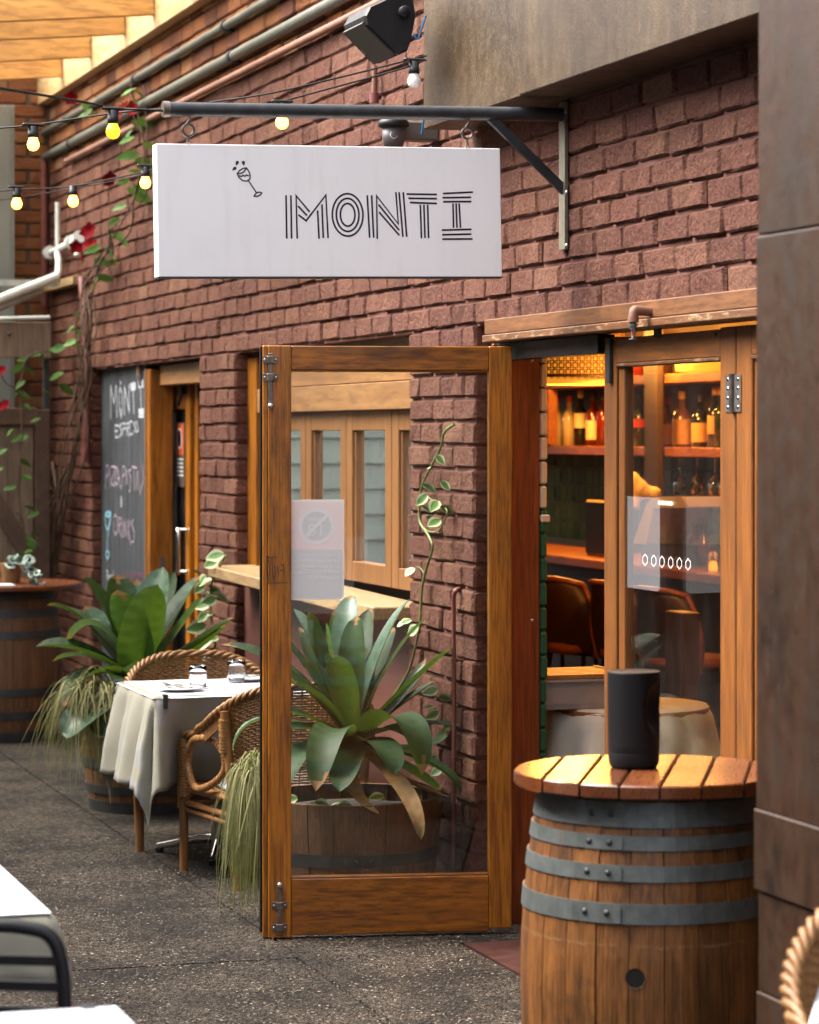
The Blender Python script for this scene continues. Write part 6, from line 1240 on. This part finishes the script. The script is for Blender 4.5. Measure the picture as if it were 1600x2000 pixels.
# bar stools
SEATD = plain('dark_leather', (.035, .013, .006), .5, 0, .2, 10, .1); SEATL = plain('tan_leather', (.22, .055, .012), .38, 0, .2, 10, .1)
def stool(label, px, D, rz):
    c = atD(px, 1250, D); o = thing('bar_stool', label, 'bar stool', (c.x, c.y, 0), rz, 'tan bar stools'); rows = []
    for i in range(11):
        t = i / 10; w_ = .20 + .03 * math.sin(t * 3) - .05 * t ** 3; rows.append([V((.20 * 0 + (.22 - .06 * (1 - t) + .05 * t) - .12 * (abs(u) ** 2.2) * (.4 + .6 * t), u * w_, .70 + .36 * t - .03 * abs(u) ** 3 * t)) for u in [-1 + 2 * j / 8 for j in range(9)]])
    bb = B(); bb.grid(rows, True); ob = bb.build('backrest', SEATD, o, loc=(0, 0, 0)); md = ob.modifiers.new('t', 'SOLIDIFY'); md.thickness = .022
    rim_ = [rows[i][0] for i in range(11)] + [rows[10][j] for j in range(9)] + [rows[i][8] for i in range(10, -1, -1)]; bb = B(); bb.tube(rim_, .013, 8); bb.build('piped_edge', SEATL, o, loc=(0, 0, 0))
    bb = B(); bb.lathe([(0, .70), (.17, .70), (.2, .72), (.2, .745), (.16, .76), (0, .755)], n=24); bb.build('seat', SEATL, o, loc=(0, 0, 0))
    for sx in (-1, 1):
        for sy in (-1, 1): bb = B(); bb.tube([(sx * .13, sy * .13, .7), (sx * .21, sy * .2, 0)], .010, 8); bb.build('leg', BLACK, o, loc=(0, 0, 0))
    bb = B(); bb.tube([(-.18, -.172, .28), (.18, -.172, .28), (.18, .172, .28), (-.18, .172, .28)], .008, 6, closed=True); bb.build('foot_ring', BLACK, o, loc=(0, 0, 0))
for i, (px, D) in enumerate(((1085, 13.6), (1152, 13.2), (1258, 12.8), (1352, 12.3))): stool(('tan leather bar stool at the left of the doorway gap', 'second tan bar stool, beside the left door stile', 'tan bar stool dim behind the frosted film', 'tan bar stool right of the frosted film')[i], px, D, math.radians(-75))
# small round table inside with a grey tub
rc = atD(1226, 1377, 10.3); zt_ = .74; o = thing('round_table', 'small round table just inside the glass, hidden under a cream cloth', 'table', (rc.x, rc.y, 0)); bb = B(); bb.lathe([(0, .705), (.3, .705), (.3, .733), (0, .733)], n=40); bb.build('tabletop', BARW, o, loc=(0, 0, 0)); bb = B(); bb.tube([(0, 0, 0), (0, 0, .7)], .035, 12); bb.lathe([(0, 0), (.22, 0), (.22, .02), (.03, .05)], n=24); bb.build('pedestal', IRON, o, loc=(0, 0, 0))
o = thing('tablecloth', 'cream cloth falling in deep folds from the round table inside the doorway', 'tablecloth', (rc.x, rc.y, 0)); rows = [[V((0, 0, .741))] * 97, [V((.29 * math.cos(a * math.pi / 48), .29 * math.sin(a * math.pi / 48), .741)) for a in range(97)]]
for k in range(1, 13):
    t = k / 12; rows.append([V(((.304 + .055 * t + .028 * min(1, t * 1.6) * math.sin(a * math.pi / 48 * 13 + .8 * math.sin(a * .2))) * math.cos(a * math.pi / 48), (.304 + .055 * t + .028 * min(1, t * 1.6) * math.sin(a * math.pi / 48 * 13 + .8 * math.sin(a * .2))) * math.sin(a * math.pi / 48), .736 - .42 * t)) for a in range(97)])
bb = B(); bb.grid(rows, True); bb.build('cloth', CREAM, o, loc=(0, 0, 0))
tc = atD(1098, 1385, 10.2); o = thing('storage_tub', 'grey plastic tub with a slatted timber rack on the round table', 'tub', (tc.x, tc.y, zt_ + .003), math.radians(2)); bb = B()
TUBM = plain('tub_grey', (.30, .28, .27), .45, 0, .05); n_ = 4
def rr_(x, y, z, r_=.04): return [V((sx * (x - r_) + r_ * math.cos(a), sy * (y - r_) + r_ * math.sin(a), z)) for sx, sy, a0 in ((1, 1, 0), (-1, 1, 90), (-1, -1, 180), (1, -1, 270)) for a in [math.radians(a0 + 30 * i) for i in range(4)]]
rg = [rr_(.0001, .0001, .003, .0), rr_(.13, .16, .0), rr_(.137, .172, .02), rr_(.15, .19, .098), rr_(.162, .202, .1), rr_(.162, .202, .108), rr_(.146, .186, .107), rr_(.13, .165, .01)]
rg[0] = [V((0, 0, .003))] * 16
for a, d in zip(rg, rg[1:]): bb.add(a + d, [(i, (i + 1) % 16, 16 + (i + 1) % 16, 16 + i) for i in range(16)], True)
bb.build('tub', TUBM, o, loc=(0, 0, 0)); rk = thing('timber_rack', 'slatted timber rack resting on the grey tub', 'rack', (tc.x, tc.y, zt_ + .112), math.radians(2))
for i in range(6): bb = B(); bb.box((-.15 + .054 * i, -.19, .0), (-.12 + .054 * i, .19, .016), .002); bb.build('slat', SERVX, rk, loc=(0, 0, 0))
bb = B(); bb.box((-.155, -.2, -.002), (.155, -.186, .02), .002); bb.box((-.155, .186, -.002), (.155, .2, .02), .002); bb.build('rack_end', SERVX, rk, loc=(0, 0, 0))
# things on the bar
mc = at(1300, 1040, 2.1); MCM = plain('machine_cream', (.45, .34, .18), .4); o = thing('coffee_machine', 'cream hooded machine on the bar counter with a row of small lights', 'machine', (mc.x, 2.15, 1.0905)); P = lambda px, py: (at(px, py, 1.98).x - mc.x, at(px, py, 1.98).z - 1.0905)
pl = [P(*p) for p in ((1236, 1062), (1262, 985), (1276, 970), (1330, 970), (1346, 990), (1335, 992), (1276, 992), (1262, 1062))]; bb = B(); bb.prism([V((x, -.17, z)) for x, z in pl], (0, .3, 0)); bb.build('hood', MCM, o, loc=(0, 0, 0)); bb = B(); bb.box((-.2, -.1, 0), (.22, .16, .1), .01); bb.build('base', plain('machine_dark', (.05, .03, .02), .4), o, loc=(0, 0, 0)); bb = B(); [bb.sphere((P(1291 + 7 * i, 982)[0], -.175, P(1291, 982)[1]), .009, 8) for i in range(4)]; bb.build('indicator_light', emit('indicator', (1, .85, .7), 5), o, loc=(0, 0, 0))
sc2 = at(1166, 1040, 2.1); o = thing('display_screen', 'dark upright screen with a pale rounded edge on the bar counter', 'screen', (sc2.x, 2.1, 1.0905), 0); bb = B(); bb.box((-.14, -.012, .0), (.2, .014, .29), .05 * .2); bb.build('pale_shell', MCM, o, loc=(0, 0, 0)); bb = B(); bb.box((-.125, -.016, .012), (.19, -.0125, .278), .001); bb.build('dark_face', BLACKM, o, loc=(0, 0, 0))
sk_ = at(1237, 955, 2.25); o = thing('sculpture', 'lumpy golden lit animal head sculpture standing behind the hooded machine', 'sculpture', (sk_.x, 2.25, 1.0905)); bb = B(); cz = sk_.z - 1.0905
for u_, dz, r_, ax in ((-.055, .035, .058, 1.1), (-.02, .03, .066, 1.0), (.02, .005, .058, .9), (.055, -.012, .044, .9), (.085, -.02, .036, .9), (.108, -.02, .038, .9), (-.03, -.06, .05, 1.3)):
    bb.sphere((SA * u_, CA * u_, cz + dz), r_, 12, ax)
bb.lathe([(.05, .0), (.035, cz - .1), (.05, cz)], n=12); bb.build('head', plain('sculpture_plaster', (.75, .60, .32), .6, 0, .1, 12, .3), o, loc=(0, 0, 0)); md = o.children[0].modifiers.new('m', 'REMESH'); md.mode = 'VOXEL'; md.voxel_size = .012
cd = at(1393, 1090, 2.0); o = thing('candle_glass', 'glowing candle in a small glass on the bar near the right stile', 'candle', (cd.x, 2.0, 1.0905)); bb = B(); bb.lathe([(0, .002), (.034, .002), (.036, .09), (.034, .09), (.032, .006)], n=16); bb.build('glass_body', glass_pane('candle_glass_wall', (1, .8, .5), .1, .6), o, loc=(0, 0, 0)); bb = B(); bb.lathe([(0, .05), (.022, .045), (.028, .006), (0, .006)], n=12); bb.build('wax', emit('candle_glow', (1, .45, .07), 3), o, loc=(0, 0, 0))
for i, px in enumerate((1345, 1358, 1375)):
    c = at(px, 1090, 2.2); o = thing('bar_bottle', ('short bottle with a cream label on the bar', 'short red bottle on the bar', 'short amber bottle beside the candle')[i], 'bottle', (c.x, 2.2, 1.0905)); bb = B(); bb.lathe([(0, 0), (.032, 0), (.032, .11), (.013, .15), (.013, .2), (0, .2)], n=14); bb.build('body', (LBL[3], BG[1], BG[4])[i], o, loc=(0, 0, 0))
wg = plain('hanging_glass', (.25, .2, .12), .05, 0, .05)
for i, px in enumerate((1312, 1345, 1380, 1400)):
    c = at(px, 940, 2.6); o = thing('hanging_wine_glass', ('leftmost of the upside down wine glasses under the bottle shelf', 'second upside down wine glass under the bottle shelf', 'third upside down wine glass under the bottle shelf', 'upside down wine glass under the bottle shelf nearest the right stile')[i], 'wine glass', (c.x, 2.65, 1.602), 0, 'wine glasses hanging under the bottle shelf'); bb = B(); bb.lathe([(.035, 0), (.005, -.008), (.004, -.09), (.03, -.11), (.04, -.15), (.034, -.2), (.032, -.2), (.038, -.15), (.0, -.1)], n=16); bb.build('glass_body', TUMB, o, loc=(0, 0, 0))
ip = thing('timber_post', 'dark timber post standing inside behind the glass leaf', 'post', at(1318, 1250, 1.0)); p = ORG[ip]; B().box((p.x - .1, 1.0, 0), (p.x + .06, 1.08, 1.04), .004).build('post_body', plain('dark_post_timber', (.10, .045, .015), .5), ip)
